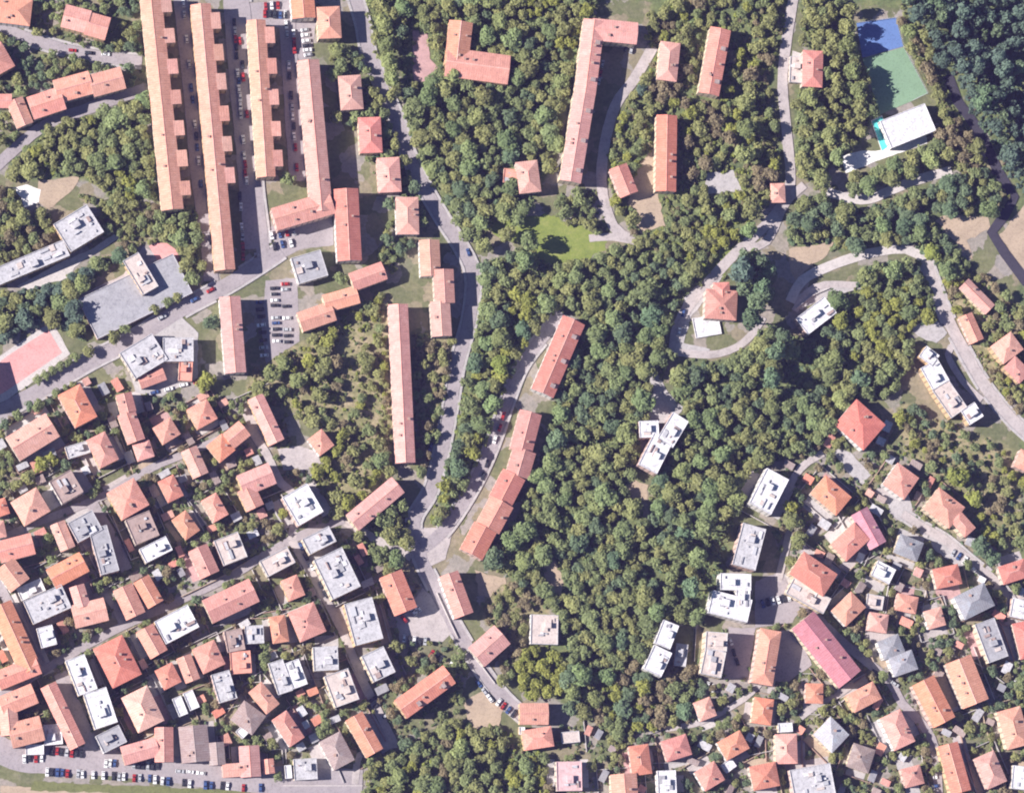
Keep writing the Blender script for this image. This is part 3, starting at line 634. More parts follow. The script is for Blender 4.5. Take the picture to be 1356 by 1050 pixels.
ROADS = [
 ('street', [(-20,560),(20,535),(62,512),(120,478),(175,450),(240,410),(300,378),(350,347),(372,332)], 20, ASPH, 1),
 ('street', [(350,350),(345,300),(338,240),(334,150),(328,60),(320,-10)], 17, ASPH, 1),
 ('alley', [(238,-10),(252,120),(262,230),(272,300),(280,372)], 19, ASPH, 0),
 ('alley', [(306,-5),(314,100),(326,230),(335,330)], 22, ASPH, 0),
 ('alley', [(378,-5),(384,90),(394,240)], 22, ASPH, 0),
 ('road', [(468,-10),(480,30),(488,70),(504,110),(526,160),(545,215),(580,280),(612,330),(626,365),(622,420),(606,480),(596,540),(584,600),(570,650),(548,690),(556,735),(572,770),(600,825),(640,890),(668,925),(695,950)], 17, ASPH, 1),
 ('road', [(745,415),(716,450),(690,485),(672,530),(655,580),(636,625),(612,668),(585,705),(555,730)], 16, ASPH, 1),
 ('lane', [(455,690),(500,715),(545,738)], 11, LANE, 0),
 ('street', [(-10,32),(40,52),(95,68),(150,78),(188,82)], 15, ASPH, 1),
 ('street', [(-10,225),(25,193),(62,165),(120,143),(192,118)], 15, ASPH, 0),
 ('road', [(-20,985),(30,1003),(90,1006),(180,1012),(260,1022),(360,1032),(480,1037)], 36, ASPH, 0),
 ('lane', [(865,62),(840,105),(815,140),(800,195),(797,250),(812,300),(832,316)], 14, LANE, 2),
 ('lane', [(780,316),(812,314),(840,320)], 10, LANE, 0),
 ('road', [(1052,-10),(1042,50),(1036,110),(1042,180),(1046,245),(1026,285),(985,325),(955,355),(912,405),(895,440),(892,468)], 14, LANE, 2),
 ('lane', [(892,466),(940,470),(975,460),(998,440),(1010,420)], 10, LANE, 2),
 ('lane', [(985,328),(1015,320),(1040,270),(1065,245)], 11, LANE, 2),
 ('lane', [(1046,400),(1062,372),(1100,352),(1150,336),(1200,330),(1225,345)], 13, PALE, 2),
 ('lane', [(1052,412),(1068,388),(1092,377),(1135,378)], 9, LANE, 2),
 ('road', [(1225,345),(1240,385),(1256,425),(1285,480),(1310,520),(1345,560),(1380,590)], 16, LANE, 1),
 ('lane', [(1265,455),(1255,470),(1275,505),(1300,530)], 9, LANE, 0),
 ('lane', [(1095,254),(1120,262),(1150,264),(1180,252),(1210,240),(1260,226)], 13, PALE, 2),
 ('dark_road', [(1255,100),(1268,135),(1290,165),(1305,190),(1320,225),(1343,262),(1330,285),(1313,308),(1330,335),(1360,375)], 14, DARK_PURPLE, 2),
 ('street', [(1195,680),(1222,698),(1253,716),(1284,742),(1316,768),(1337,795),(1370,845)], 12, LANE, 1),
 ('street', [(1030,770),(1065,800),(1110,845),(1150,878),(1178,902),(1195,932),(1222,960),(1237,990),(1243,1055)], 12, ASPH, 0),
 ('lane', [(1060,950),(1080,935),(1110,920),(1130,905)], 8, LANE, 0),
 ('lane', [(880,965),(930,955),(985,925),(1010,900)], 8, LANE, 0),
 ('street', [(-10,722),(30,700),(85,678),(140,655),(200,620),(245,601),(330,566)], 10, ASPH, 0),
 ('street', [(-10,928),(40,898),(90,868),(160,830),(220,803),(270,780),(316,757),(345,738),(400,708),(455,688)], 11, ASPH, 0),
 ('alley', [(80,890),(98,935),(124,992)], 18, ASPH, 0),
 ('alley', [(-5,768),(15,805),(45,865),(60,890)], 12, ASPH, 0),
 ('alley', [(122,668),(145,708),(168,755)], 16, ASPH, 0),
 ('alley', [(386,715),(410,755),(434,798),(456,842),(478,895),(500,940),(522,985)], 11, LANE, 0),
 ('lane', [(330,566),(352,600),(372,640),(392,660),(386,715)], 11, LANE, 0),
 ('lane', [(470,1038),(476,1000),(500,990),(526,985)], 9, LANE, 0),
 ('alley', [(100,800),(140,790),(165,830)], 10, ASPH, 0),
 ('lane', [(1090,600),(1060,620),(1040,660),(1045,700),(1030,770)], 10, LANE, 0),
]
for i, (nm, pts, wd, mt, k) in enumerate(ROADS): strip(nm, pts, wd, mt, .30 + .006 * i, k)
rd = occ_r.copy(); ROADMASK = rd
for S, nn, hw in road_polys:                          # raised pavements with a kerb edge, broken where another road joins
    for sgn in (-1, 1):
        mb = MB()
        for i in range(len(S) - 1):
            a, c = S[i] + nn[i] * sgn * (hw + .1), S[i + 1] + nn[i + 1] * sgn * (hw + .1)
            a2, c2 = S[i] + nn[i] * sgn * (hw + 1.4), S[i + 1] + nn[i + 1] * sgn * (hw + 1.4)
            mx = (a2 + c2) / 2 + nn[i] * sgn * .8
            if rd[cell(mx.x, mx.y)] or occ_b[cell(mx.x, mx.y)]: continue
            q = [(p.x, p.y) for p in ((a, c, c2, a2) if sgn < 0 else (a2, c2, c, a))]
            mb.prism(q, 0, .64)
        if mb.f: structure(mb.build('pavement', PAVE))
# ------------------------------------------------------------------ terrain sheet with soft zones
ZONES = {
 'meadow_edge': [(742,258),(798,250),(806,312),(782,306),(760,298),(735,285)],
 'light_east_trees': [(1130,388),(1228,382),(1238,425),(1200,440),(1165,485),(1125,470),(1105,440)],
 'light_north_trees': [(690,-10),(785,-10),(778,28),(765,70),(720,60),(700,30)],
 'light_glade': [(842,325),(880,300),(960,300),(985,315),(955,350),(900,345)],
 'light_strip_trees': [(668,385),(715,360),(735,385),(700,425),(675,440)],
 'north_wood': [(530,-10),(790,-10),(780,28),(765,90),(745,150),(735,215),(692,288),(655,292),(620,322),(598,290),(570,240),(545,180),(528,130),(540,115),(530,60)],
 'middle_wood': [(640,345),(700,330),(735,355),(800,335),(830,325),(925,350),(960,368),(930,385),(895,430),(885,480),(862,540),(845,580),(845,640),(855,720),(880,820),(868,850),(800,905),(755,920),(745,870),(735,800),(690,770),(650,755),(645,735),(690,680),(725,590),(735,520),(775,430),(760,410),(700,425),(640,470),(632,440)],
 'road_strip_wood': [(630,440),(715,415),(705,445),(680,490),(662,540),(640,600),(612,650),(592,700),(568,690),(585,640),(605,560),(620,480)],
 'east_wood': [(905,475),(950,478),(1000,455),(1010,425),(1040,440),(1060,450),(1100,400),(1150,350),(1215,345),(1235,390),(1240,420),(1200,440),(1210,470),(1180,520),(1130,535),(1100,580),(1050,600),(1010,620),(980,660),(965,720),(950,790),(925,820),(880,820),(870,750),(860,660),(915,560),(890,520)],
 'villa_wood': [(978,340),(1012,330),(1016,360),(1014,400),(1005,430),(995,428),(985,380)],
 'conifer_wood': [(1195,-10),(1366,-10),(1366,260),(1350,255),(1325,215),(1300,170),(1275,130),(1255,95),(1235,50)],
 'court_left': [(1060,-10),(1125,5),(1134,60),(1148,110),(1158,155),(1130,200),(1110,205),(1085,245),(1062,240),(1050,180),(1058,120),(1095,110),(1095,70),(1062,60)],
 'court_right': [(1190,10),(1215,10),(1240,60),(1255,110),(1270,150),(1290,185),(1300,205),(1270,225),(1262,205),(1245,180),(1240,135),(1222,100),(1200,60)],
 'court_foot': [(1118,235),(1170,222),(1230,190),(1262,195),(1262,212),(1200,235),(1150,250),(1125,252)],
 'north_gardens': [(855,75),(860,20),(900,-10),(1040,-10),(1035,60),(1025,130),(1035,240),(985,310),(960,330),(925,345),(850,328),(820,280),(800,230),(815,170),(845,110)],
 'track_wood': [(1065,262),(1100,262),(1150,275),(1260,235),(1310,225),(1325,265),(1300,285),(1240,285),(1236,300),(1262,325),(1290,360),(1280,370),(1240,360),(1205,322),(1110,330),(1050,335),(1040,300)],
 'left_wood': [(10,222),(60,172),(130,148),(190,130),(203,190),(208,260),(160,268),(112,232),(60,232),(20,240)],
 'school_wood': [(-10,250),(15,250),(30,280),(65,285),(70,310),(50,335),(-10,345)],
 'plaza_wood': [(-10,395),(22,385),(95,362),(140,342),(165,338),(98,388),(100,408),(112,430),(112,452),(90,440),(68,422),(20,445),(-10,455)],
 'row_foot_wood': [(205,285),(225,270),(265,280),(272,365),(255,372),(240,345),(215,318)],
 'slope_scrub': [(345,480),(395,460),(480,400),(515,385),(520,500),(524,625),(480,660),(430,690),(410,620),(440,600),(440,570),(405,560),(365,545),(325,520)],
 'block_foot': [(462,700),(495,685),(535,665),(545,690),(540,735),(515,755),(492,750),(475,720)],
 'bottom_wood': [(480,1060),(495,1010),(540,985),(600,955),(650,960),(700,985),(735,1010),(740,1060)],
 'yellow_trees': [(688,865),(720,850),(742,870),(745,915),(700,925),(685,900)],
 'dry_slope': [(632,760),(690,775),(730,800),(738,830),(700,860),(680,900),(660,880),(650,840),(635,800)],
 'south_wood': [(745,915),(800,905),(868,850),(880,880),(935,905),(920,955),(880,960),(820,975),(755,945)],
 'east_scrub': [(1190,530),(1235,555),(1290,570),(1366,620),(1366,730),(1335,740),(1300,720),(1245,640),(1195,600)],
 'road_trees': [(480,-10),(528,-10),(530,130),(508,132),(492,70)],
 'right_gardens': [(1235,360),(1265,360),(1300,360),(1366,420),(1366,560),(1330,530),(1290,470),(1260,410)],
 'dark_road_bank': [(1262,215),(1305,205),(1325,235),(1340,265),(1325,280),(1300,265)],
 'block_garden': [(548,440),(602,448),(592,520),(575,600),(556,630),(548,560)],
 'left_column': [(440,60),(490,80),(515,150),(560,260),(560,300),(520,360),(500,340),(520,280),(490,220),(460,160),(440,100)],
 'lower_right_gardens': [(905,900),(960,830),(1000,880),(1040,760),(1010,640),(1100,570),(1190,560),(1260,690),(1366,760),(1366,1060),(740,1060),(740,960),(880,960)],
 'lower_left_gardens': [(-10,520),(100,500),(220,520),(360,530),(400,600),(440,690),(540,760),(620,860),(610,960),(500,1000),(470,1030),(330,1020),(20,990),(-10,980)],
 'deck_scrub': [(100,255),(160,270),(205,268),(218,318),(195,322),(165,335),(150,310),(120,330),(110,320),(128,300),(135,282)],
 'upper_left_gardens': [(-10,-10),(190,-10),(200,140),(120,145),(-10,200)],
}
WOODY = {'north_wood', 'middle_wood', 'road_strip_wood', 'east_wood', 'villa_wood', 'conifer_wood', 'court_left', 'court_right', 'court_foot', 'track_wood', 'left_wood', 'school_wood', 'plaza_wood', 'row_foot_wood', 'block_foot', 'bottom_wood', 'south_wood', 'road_trees', 'yellow_trees', 'north_gardens'}
DRY = {'deck_scrub', 'dry_slope', 'east_scrub', 'slope_scrub', 'dark_road_bank', 'block_garden', 'right_gardens'}
gs = 6.0; nx, ny = 240, 210
gx = (np.arange(nx) - nx / 2) * gs; gy = (np.arange(ny) - ny / 2) * gs
GXm, GYm = np.meshgrid(gx, gy)
wood = np.zeros(GXm.shape); dry = np.zeros(GXm.shape)
for k, pl in ZONES.items():
    q = [tuple(at(*p)[:2]) for p in pl]; mk = inpoly(q, GXm, GYm)
    if k in WOODY: wood[mk] = 1
    if k in DRY: dry[mk] = 1
far = (np.abs(GXm) > 275) | (np.abs(GYm) > 215); wood[far] = .7; dry[far] = 0
def blur(a):
    p = np.pad(a, 1, mode='edge'); return (p[1:-1, 1:-1] * 2 + p[:-2, 1:-1] + p[2:, 1:-1] + p[1:-1, :-2] + p[1:-1, 2:]) / 6
wood = blur(wood); dry = blur(dry)
verts = np.stack([GXm.ravel(), GYm.ravel(), np.zeros(nx * ny)], 1)
edge_scale = np.ones(nx * ny); bx = (np.abs(GXm.ravel()) > 700) | (np.abs(GYm.ravel()) > 615)
verts[bx] *= 4.0
ii = (np.arange(ny - 1)[:, None] * nx + np.arange(nx - 1)[None]).ravel()
faces = np.stack([ii, ii + 1, ii + nx + 1, ii + nx], 1)
me = bpy.data.meshes.new('ground'); me.from_pydata(verts.tolist(), [], faces.tolist())
for nm, a in (('wood', wood), ('dry', dry)):
    at_ = me.attributes.new(nm, 'FLOAT', 'POINT'); at_.data.foreach_set('value', a.ravel().astype(np.float32))
m, t, b = nodes('ground'); me.materials.append(m)
wp = worldpos(t)
vor = t.nodes.new('ShaderNodeTexVoronoi'); vor.inputs['Scale'].default_value = .11; vor.inputs['Randomness'].default_value = .9
dist = t.nodes.new('ShaderNodeVectorMath'); dist.operation = 'ADD'
nz = N(t, 'ShaderNodeTexNoise', Scale=.25, Detail=3.0); t.links.new(wp, nz.inputs['Vector'])
dsc = t.nodes.new('ShaderNodeVectorMath'); dsc.operation = 'SCALE'; dsc.inputs['Scale'].default_value = 5.0
t.links.new(nz.outputs['Color'], dsc.inputs[0]); t.links.new(wp, dist.inputs[0]); t.links.new(dsc.outputs[0], dist.inputs[1])
t.links.new(dist.outputs[0], vor.inputs['Vector'])
sep = t.nodes.new('ShaderNodeSeparateColor'); t.links.new(vor.outputs['Color'], sep.inputs[0])
plots = ramp(t, [(0, (.33, .30, .29)), (.18, (.36, .31, .28)), (.19, (.11, .13, .06)), (.50, (.17, .18, .085)), (.52, (.25, .215, .14)), (.70, (.30, .25, .18)), (.72, (.12, .14, .065)), (.88, (.15, .16, .08)), (.89, (.36, .325, .32)), (1, (.34, .30, .30))], sep.outputs[0])
for r_ in t.nodes:
    if r_.type == 'VALTORGB': r_.color_ramp.interpolation = 'LINEAR'
fine = noise(t, wp, .55, 4, .65)
plots = mix(t, plots, ramp(t, [(.3, (.11, .125, .06)), (.5, (.20, .19, .11)), (.7, (.36, .30, .235))], noise(t, wp, .16, 5, .7)), .32)
plots = mix(t, plots, ramp(t, [(.3, (.55, .56, .55)), (.6, (1, 1, 1))], fine), .7, 'MULTIPLY')
floor = ramp(t, [(.3, (.09, .12, .06)), (.52, (.16, .19, .08)), (.7, (.23, .23, .11)), (.85, (.32, .28, .17))], noise(t, wp, .11, 6, .72))
floor = mix(t, floor, ramp(t, [(.3, (.5, .5, .5)), (.6, (1, 1, 1))], fine), .8, 'MULTIPLY')
scrub = ramp(t, [(.28, (.14, .15, .06)), (.45, (.25, .235, .12)), (.58, (.36, .30, .185)), (.75, (.46, .37, .26))], noise(t, wp, .13, 6, .72))
scrub = mix(t, scrub, ramp(t, [(.3, (.5, .52, .5)), (.6, (1, 1, 1))], fine), .8, 'MULTIPLY')
aw = N(t, 'ShaderNodeAttribute', attribute_name='wood').outputs['Fac']; ad = N(t, 'ShaderNodeAttribute', attribute_name='dry').outputs['Fac']
jit = math_(t, 'MULTIPLY', math_(t, 'SUBTRACT', noise(t, wp, .2, 4), .5), .9)
def soft(a): return ramp(t, [(.4, (0, 0, 0)), (.6, (1, 1, 1))], math_(t, 'ADD', a, jit))
g1 = mix(t, plots, scrub, soft(ad)); g2 = mix(t, g1, floor, soft(aw))
t.links.new(g2, b.inputs['Base Color'])
go = bpy.data.objects.new('ground', me); COL.objects.link(go); structure(go)
# ------------------------------------------------------------------ yards, sheds and garden walls of the plots
yr = random.Random(21)
YARD = [LANE, LANE, PAVE, PAVE, PALE, EARTH, SOILP]; ny_ = 0
def area_of(px, py):
    if inpoly(ZONES['lower_left_gardens'] if px < 530 else ZONES['school_wood'], np.array([px]), np.array([py]))[0] and not inpoly(ZONES['slope_scrub'], np.array([px]), np.array([py]))[0]: return 'in the packed lower left quarter'
    if inpoly(ZONES['lower_right_gardens'], np.array([px]), np.array([py]))[0] and not any(inpoly(ZONES[k], np.array([px]), np.array([py]))[0] for k in ('east_scrub', 'south_wood', 'east_wood')): return 'on the lower right slope'
    return None
def clear(q, road=True):
    for x, y in q:
        c = cell(x, y)
        if occ_b[c] or (road and occ_r[c]): return False
    return True
for cen, u, v, hl, hw, px, py in FOOT:
    ar = area_of(px, py)
    if not ar: continue
    P = lambda a, b_: tuple((cen + u * a + v * b_)[:2])
    for side in (-1, 1):
        if yr.random() < .62:                                 # a paved strip along one wall
            d = yr.uniform(2.5, 6.5); a0, a1 = -hl * yr.uniform(.6, 1.25), hl * yr.uniform(.6, 1.25)
            q = [P(a0, side * (hw - .5)), P(a1, side * (hw - .5)), P(a1, side * (hw + d)), P(a0, side * (hw + d))]
            mb = MB(); mb.face([(x, y, .012 + .005 * (ny_ % 9)) for x, y in ccw(q)]); ny_ += 1
            structure(mb.build('paved_yard', yr.choice(YARD))); stamp(occ_r, q)
    o0 = Vector((cen.x, cen.y, 0)); mb = MB(); hgt = yr.uniform(1.1, 1.9)
    ex, ey = hl + yr.uniform(3, 5), hw + yr.uniform(3.5, 6)
    for A, B in (((-ex, -ey), (ex, -ey)), ((ex, -ey), (ex, ey)), ((ex, ey), (-ex, ey)), ((-ex, ey), (-ex, -ey))):
        if yr.random() < .38: continue
        n = max(2, int(math.hypot(A[0] - B[0], A[1] - B[1]) / 1.5)); run = []
        best = []
        for i in range(n + 1):
            p = P(A[0] + (B[0] - A[0]) * i / n, A[1] + (B[1] - A[1]) * i / n); c = cell(*p)
            if occ_b[c] or ROADMASK[c]: run = []
            else: run = run + [p]
            if len(run) > len(best): best = run
        if len(best) > 3:
            a, c = Vector((*best[0], 0)) - o0, Vector((*best[-1], 0)) - o0; d = (c - a).normalized(); nn_ = Vector((-d.y, d.x, 0)) * .17
            mb.prism([tuple(k[:2]) for k in (a - nn_, c - nn_, c + nn_, a + nn_)], 0, hgt + .003 * len(mb.f))
    if mb.f:
        o = mb.build('garden_wall', yr.choice((PALE, PAVE, EARTH, CHIM)), None, o0)
        o['label'] = 'low garden wall round a house plot ' + ar; o['category'] = 'wall'; o['group'] = 'plot walls ' + ar
SHC = [('O', 'orange tiled'), ('P', 'pink tiled'), ('G', 'grey'), ('L', 'pale'), ('W', 'white'), ('B', 'brown')]
nsh = 0
for _ in range(2600):
    px, py = yr.uniform(0, W0), yr.uniform(505, H0); ar = area_of(px, py)
    if not ar or nsh >= 120: continue
    p = at(px, py, 3); an = (R(28) if px < 545 else R(-28)) + yr.choice((0, math.pi / 2)) + yr.uniform(-.1, .1)
    u, v = Vector((math.cos(an), math.sin(an), 0)), Vector((-math.sin(an), math.cos(an), 0)); hl, hw = yr.uniform(1.6, 3.4), yr.uniform(1.3, 2.1)
    P = lambda a, b_: tuple((Vector((p.x, p.y, 0)) + u * a + v * b_)[:2])
    if any(occ_b[cell(*P(a, b_))] or ROADMASK[cell(*P(a, b_))] for a in (-hl - .6, 0, hl + .6) for b_ in (-hw - .6, 0, hw + .6)): continue
    k, word = yr.choice(SHC); h0 = yr.uniform(2.3, 3.4); rt = empty('garden_shed', (p.x, p.y, 0), f'small {word} shed in a garden ' + ar, 'shed', 'garden sheds ' + ar)
    L_ = lambda a, b_: (u.x * a + v.x * b_, u.y * a + v.y * b_)
    mb = MB(); mb.prism([L_(-hl, -hw), L_(hl, -hw), L_(hl, hw), L_(-hl, hw)], 0, h0); mb.build('wall', yr.choice(WALLS[2:]), rt)
    mb = MB(); e = .25; z = {-1: h0 + .1, 1: h0 + .75}; c4 = [(-hl - e, -1), (hl + e, -1), (hl + e, 1), (-hl - e, 1)]
    lo = [(*L_(a, b_ * (hw + e)), h0 + .01) for a, b_ in c4]; hi = [(*L_(a, b_ * (hw + e)), z[b_]) for a, b_ in c4]
    mb.face(hi); mb.face(lo[::-1])
    for i in range(4): mb.face([lo[i], lo[(i + 1) % 4], hi[(i + 1) % 4], hi[i]])
    mb.build('roof', TILE[k] if k in 'OPB' else FLAT[k], rt)
    stamp(occ_b, [P(-hl, -hw), P(hl, -hw), P(hl, hw), P(-hl, hw)]); nsh += 1
print('sheds', nsh, 'yards', ny_)
# ------------------------------------------------------------------ trees
def leaf_mat(name, c):
    m, t, b = nodes(name); b.inputs['Roughness'].default_value = .7; b.inputs['Specular IOR Level'].default_value = .15
    tint = N(t, 'ShaderNodeAttribute', attribute_name='tint').outputs['Fac']
    oi = t.nodes.new('ShaderNodeObjectInfo').outputs['Random']
    k = ramp(t, [(0, sc(c, .76)), (.5, c), (1, (c[0] * 1.32, c[1] * 1.28, c[2] * 1.2))], tint)
    h = t.nodes.new('ShaderNodeHueSaturation'); t.links.new(k, h.inputs['Color'])
    t.links.new(math_(t, 'ADD', math_(t, 'MULTIPLY', oi, .035), .483), h.inputs['Hue'])
    t.links.new(math_(t, 'ADD', math_(t, 'MULTIPLY', math_(t, 'FRACT', math_(t, 'MULTIPLY', oi, 5.1)), .4), .8), h.inputs['Value'])
    col = h.outputs[0]
    tr = t.nodes.new('ShaderNodeBsdfTranslucent'); t.links.new(col, tr.inputs[0]); t.links.new(col, b.inputs['Base Color'])
    ms = t.nodes.new('ShaderNodeMixShader'); ms.inputs[0].default_value = .42
    t.links.new(b.outputs[0], ms.inputs[1]); t.links.new(tr.outputs[0], ms.inputs[2])
    t.links.new(ms.outputs[0], t.nodes['Material Output'].inputs[0]); return m
PAL = {'o': ('olive green', (.315, .345, .145)), 'g': ('mid green', (.265, .33, .15)), 'd': ('dark green', (.185, .26, .15)), 'b': ('bluish green', (.155, .22, .17)),
       'y': ('yellowish green', (.33, .37, .10)), 't': ('dry brownish', (.32, .285, .165))}
PK = list(PAL); LM = {k: leaf_mat('foliage_' + PAL[k][0].replace(' ', '_'), PAL[k][1]) for k in PK}
BARK = flat_mat('bark', (.13, .10, .075), .3, 2.0)
def crown_arrays(seed, nb, nl, ls, flat=.70):
    g = np.random.default_rng(seed); V, T = [], []
    for i in range(nb):
        ph = g.uniform(0, 2 * np.pi); cz = g.uniform(-.55, 1); rr = math.sqrt(max(0, 1 - cz * cz))
        k = g.uniform(.45, .74) * (1.0 + .22 * math.sin(ph * 2 + seed) + .12 * math.sin(ph * 3 + 2 * seed))
        c = np.array([math.cos(ph) * rr * k, math.sin(ph) * rr * k, cz * k * flat]); rb = g.uniform(.24, .44); tb = g.uniform(.2, .8)
        d = g.normal(size=(nl, 3)); d[:, 2] = d[:, 2] * .8 + .25; d /= np.linalg.norm(d, axis=1)[:, None]
        p = c + d * rb * g.uniform(.75, 1.1, (nl, 1)) * np.array([1, 1, .85])
        n = d * .8 + g.normal(size=(nl, 3)) * .35 + np.array([0, 0, .55]); n /= np.linalg.norm(n, axis=1)[:, None]
        a = np.cross(n, g.normal(size=(nl, 3))); a /= np.linalg.norm(a, axis=1)[:, None]; b_ = np.cross(n, a)
        s = ls * g.uniform(.65, 1.25, (nl, 1)); s2 = s * g.uniform(.55, 1.0, (nl, 1))
        V.append(np.stack([p - a * s, p - b_ * s2 * .9, p + a * s, p + b_ * s2], 1).reshape(-1, 3))
        T.append(np.clip(tb + g.uniform(-.22, .22, nl), 0, 1))
    V = np.concatenate(V); T = np.concatenate(T)
    # inner mass so that the crown is not see-through
    rings, segs = 5, 9; th = np.linspace(.25, np.pi - .3, rings); core = []
    for a in th:
        for q in range(segs):
            f = .56 * g.uniform(.8, 1.15); core.append([f * math.sin(a) * math.cos(q * 2 * np.pi / segs), f * math.sin(a) * math.sin(q * 2 * np.pi / segs), f * math.cos(a) * flat])
    core = np.array(core); cf = []
    for r_ in range(rings - 1):
        for q in range(segs): cf.append([r_ * segs + q, r_ * segs + (q + 1) % segs, (r_ + 1) * segs + (q + 1) % segs, (r_ + 1) * segs + q])
    n0 = len(V); F = np.concatenate([np.arange(n0).reshape(-1, 4), np.array(cf) + n0]); V = np.concatenate([V, core]); T = np.concatenate([T, np.full(len(cf), .25)])
    return V, F, T
def np_mesh(name, V, F, T, mats, mi=None):
    me = bpy.data.meshes.new(name); me.vertices.add(len(V)); me.vertices.foreach_set('co', V.astype(np.float32).ravel())
    me.loops.add(F.size); me.loops.foreach_set('vertex_index', F.astype(np.int32).ravel())
    me.polygons.add(len(F)); me.polygons.foreach_set('loop_start', np.arange(0, F.size, 4, dtype=np.int32)); me.polygons.foreach_set('loop_total', np.full(len(F), 4, np.int32))
    for mm in mats: me.materials.append(mm)
    if mi is not None: me.polygons.foreach_set('material_index', mi.astype(np.int32))
    a = me.attributes.new('tint', 'FLOAT', 'FACE'); a.data.foreach_set('value', T.astype(np.float32))
    me.update(calc_edges=True); return me
def trunk_mesh(seed):
    g = random.Random(seed); mb = MB()
    def limb(p, q, r0, r1, n=6):
        d = (q - p).normalized(); a = d.orthogonal().normalized(); b_ = d.cross(a)
        A = [p + (a * math.cos(i * 2 * math.pi / n) + b_ * math.sin(i * 2 * math.pi / n)) * r0 for i in range(n)]
        B = [q + (a * math.cos(i * 2 * math.pi / n) + b_ * math.sin(i * 2 * math.pi / n)) * r1 for i in range(n)]
        for i in range(n): mb.face([A[i], A[(i + 1) % n], B[(i + 1) % n], B[i]])
    limb(Vector((0, 0, -.05)), Vector((.03, .02, .95)), .10, .07)
    for i in range(5):
        an = i * 1.26 + g.uniform(-.3, .3); limb(Vector((.02, .01, .75 + .05 * i)), Vector((math.cos(an) * .55, math.sin(an) * .55, 1.5 + g.uniform(-.1, .3))), .055, .02, 5)
    me = bpy.data.meshes.new('trunk'); me.from_pydata(mb.v, [], mb.f); me.materials.append(BARK); return me
CZ = 1.5                                             # crown centre above the ground, in crown radii
HI = [crown_arrays(20 + i, 30, 34, .135) for i in range(4)]
LO = [crown_arrays(60 + i, 20, 20, .17) for i in range(5)]
TRUNKS = [trunk_mesh(i) for i in range(3)]
HIM = {}
for k in PK:
    for i, (V, F, T) in enumerate(HI): HIM[k, i] = np_mesh('crown', V + np.array([0, 0, CZ]), F, T, [LM[k]])
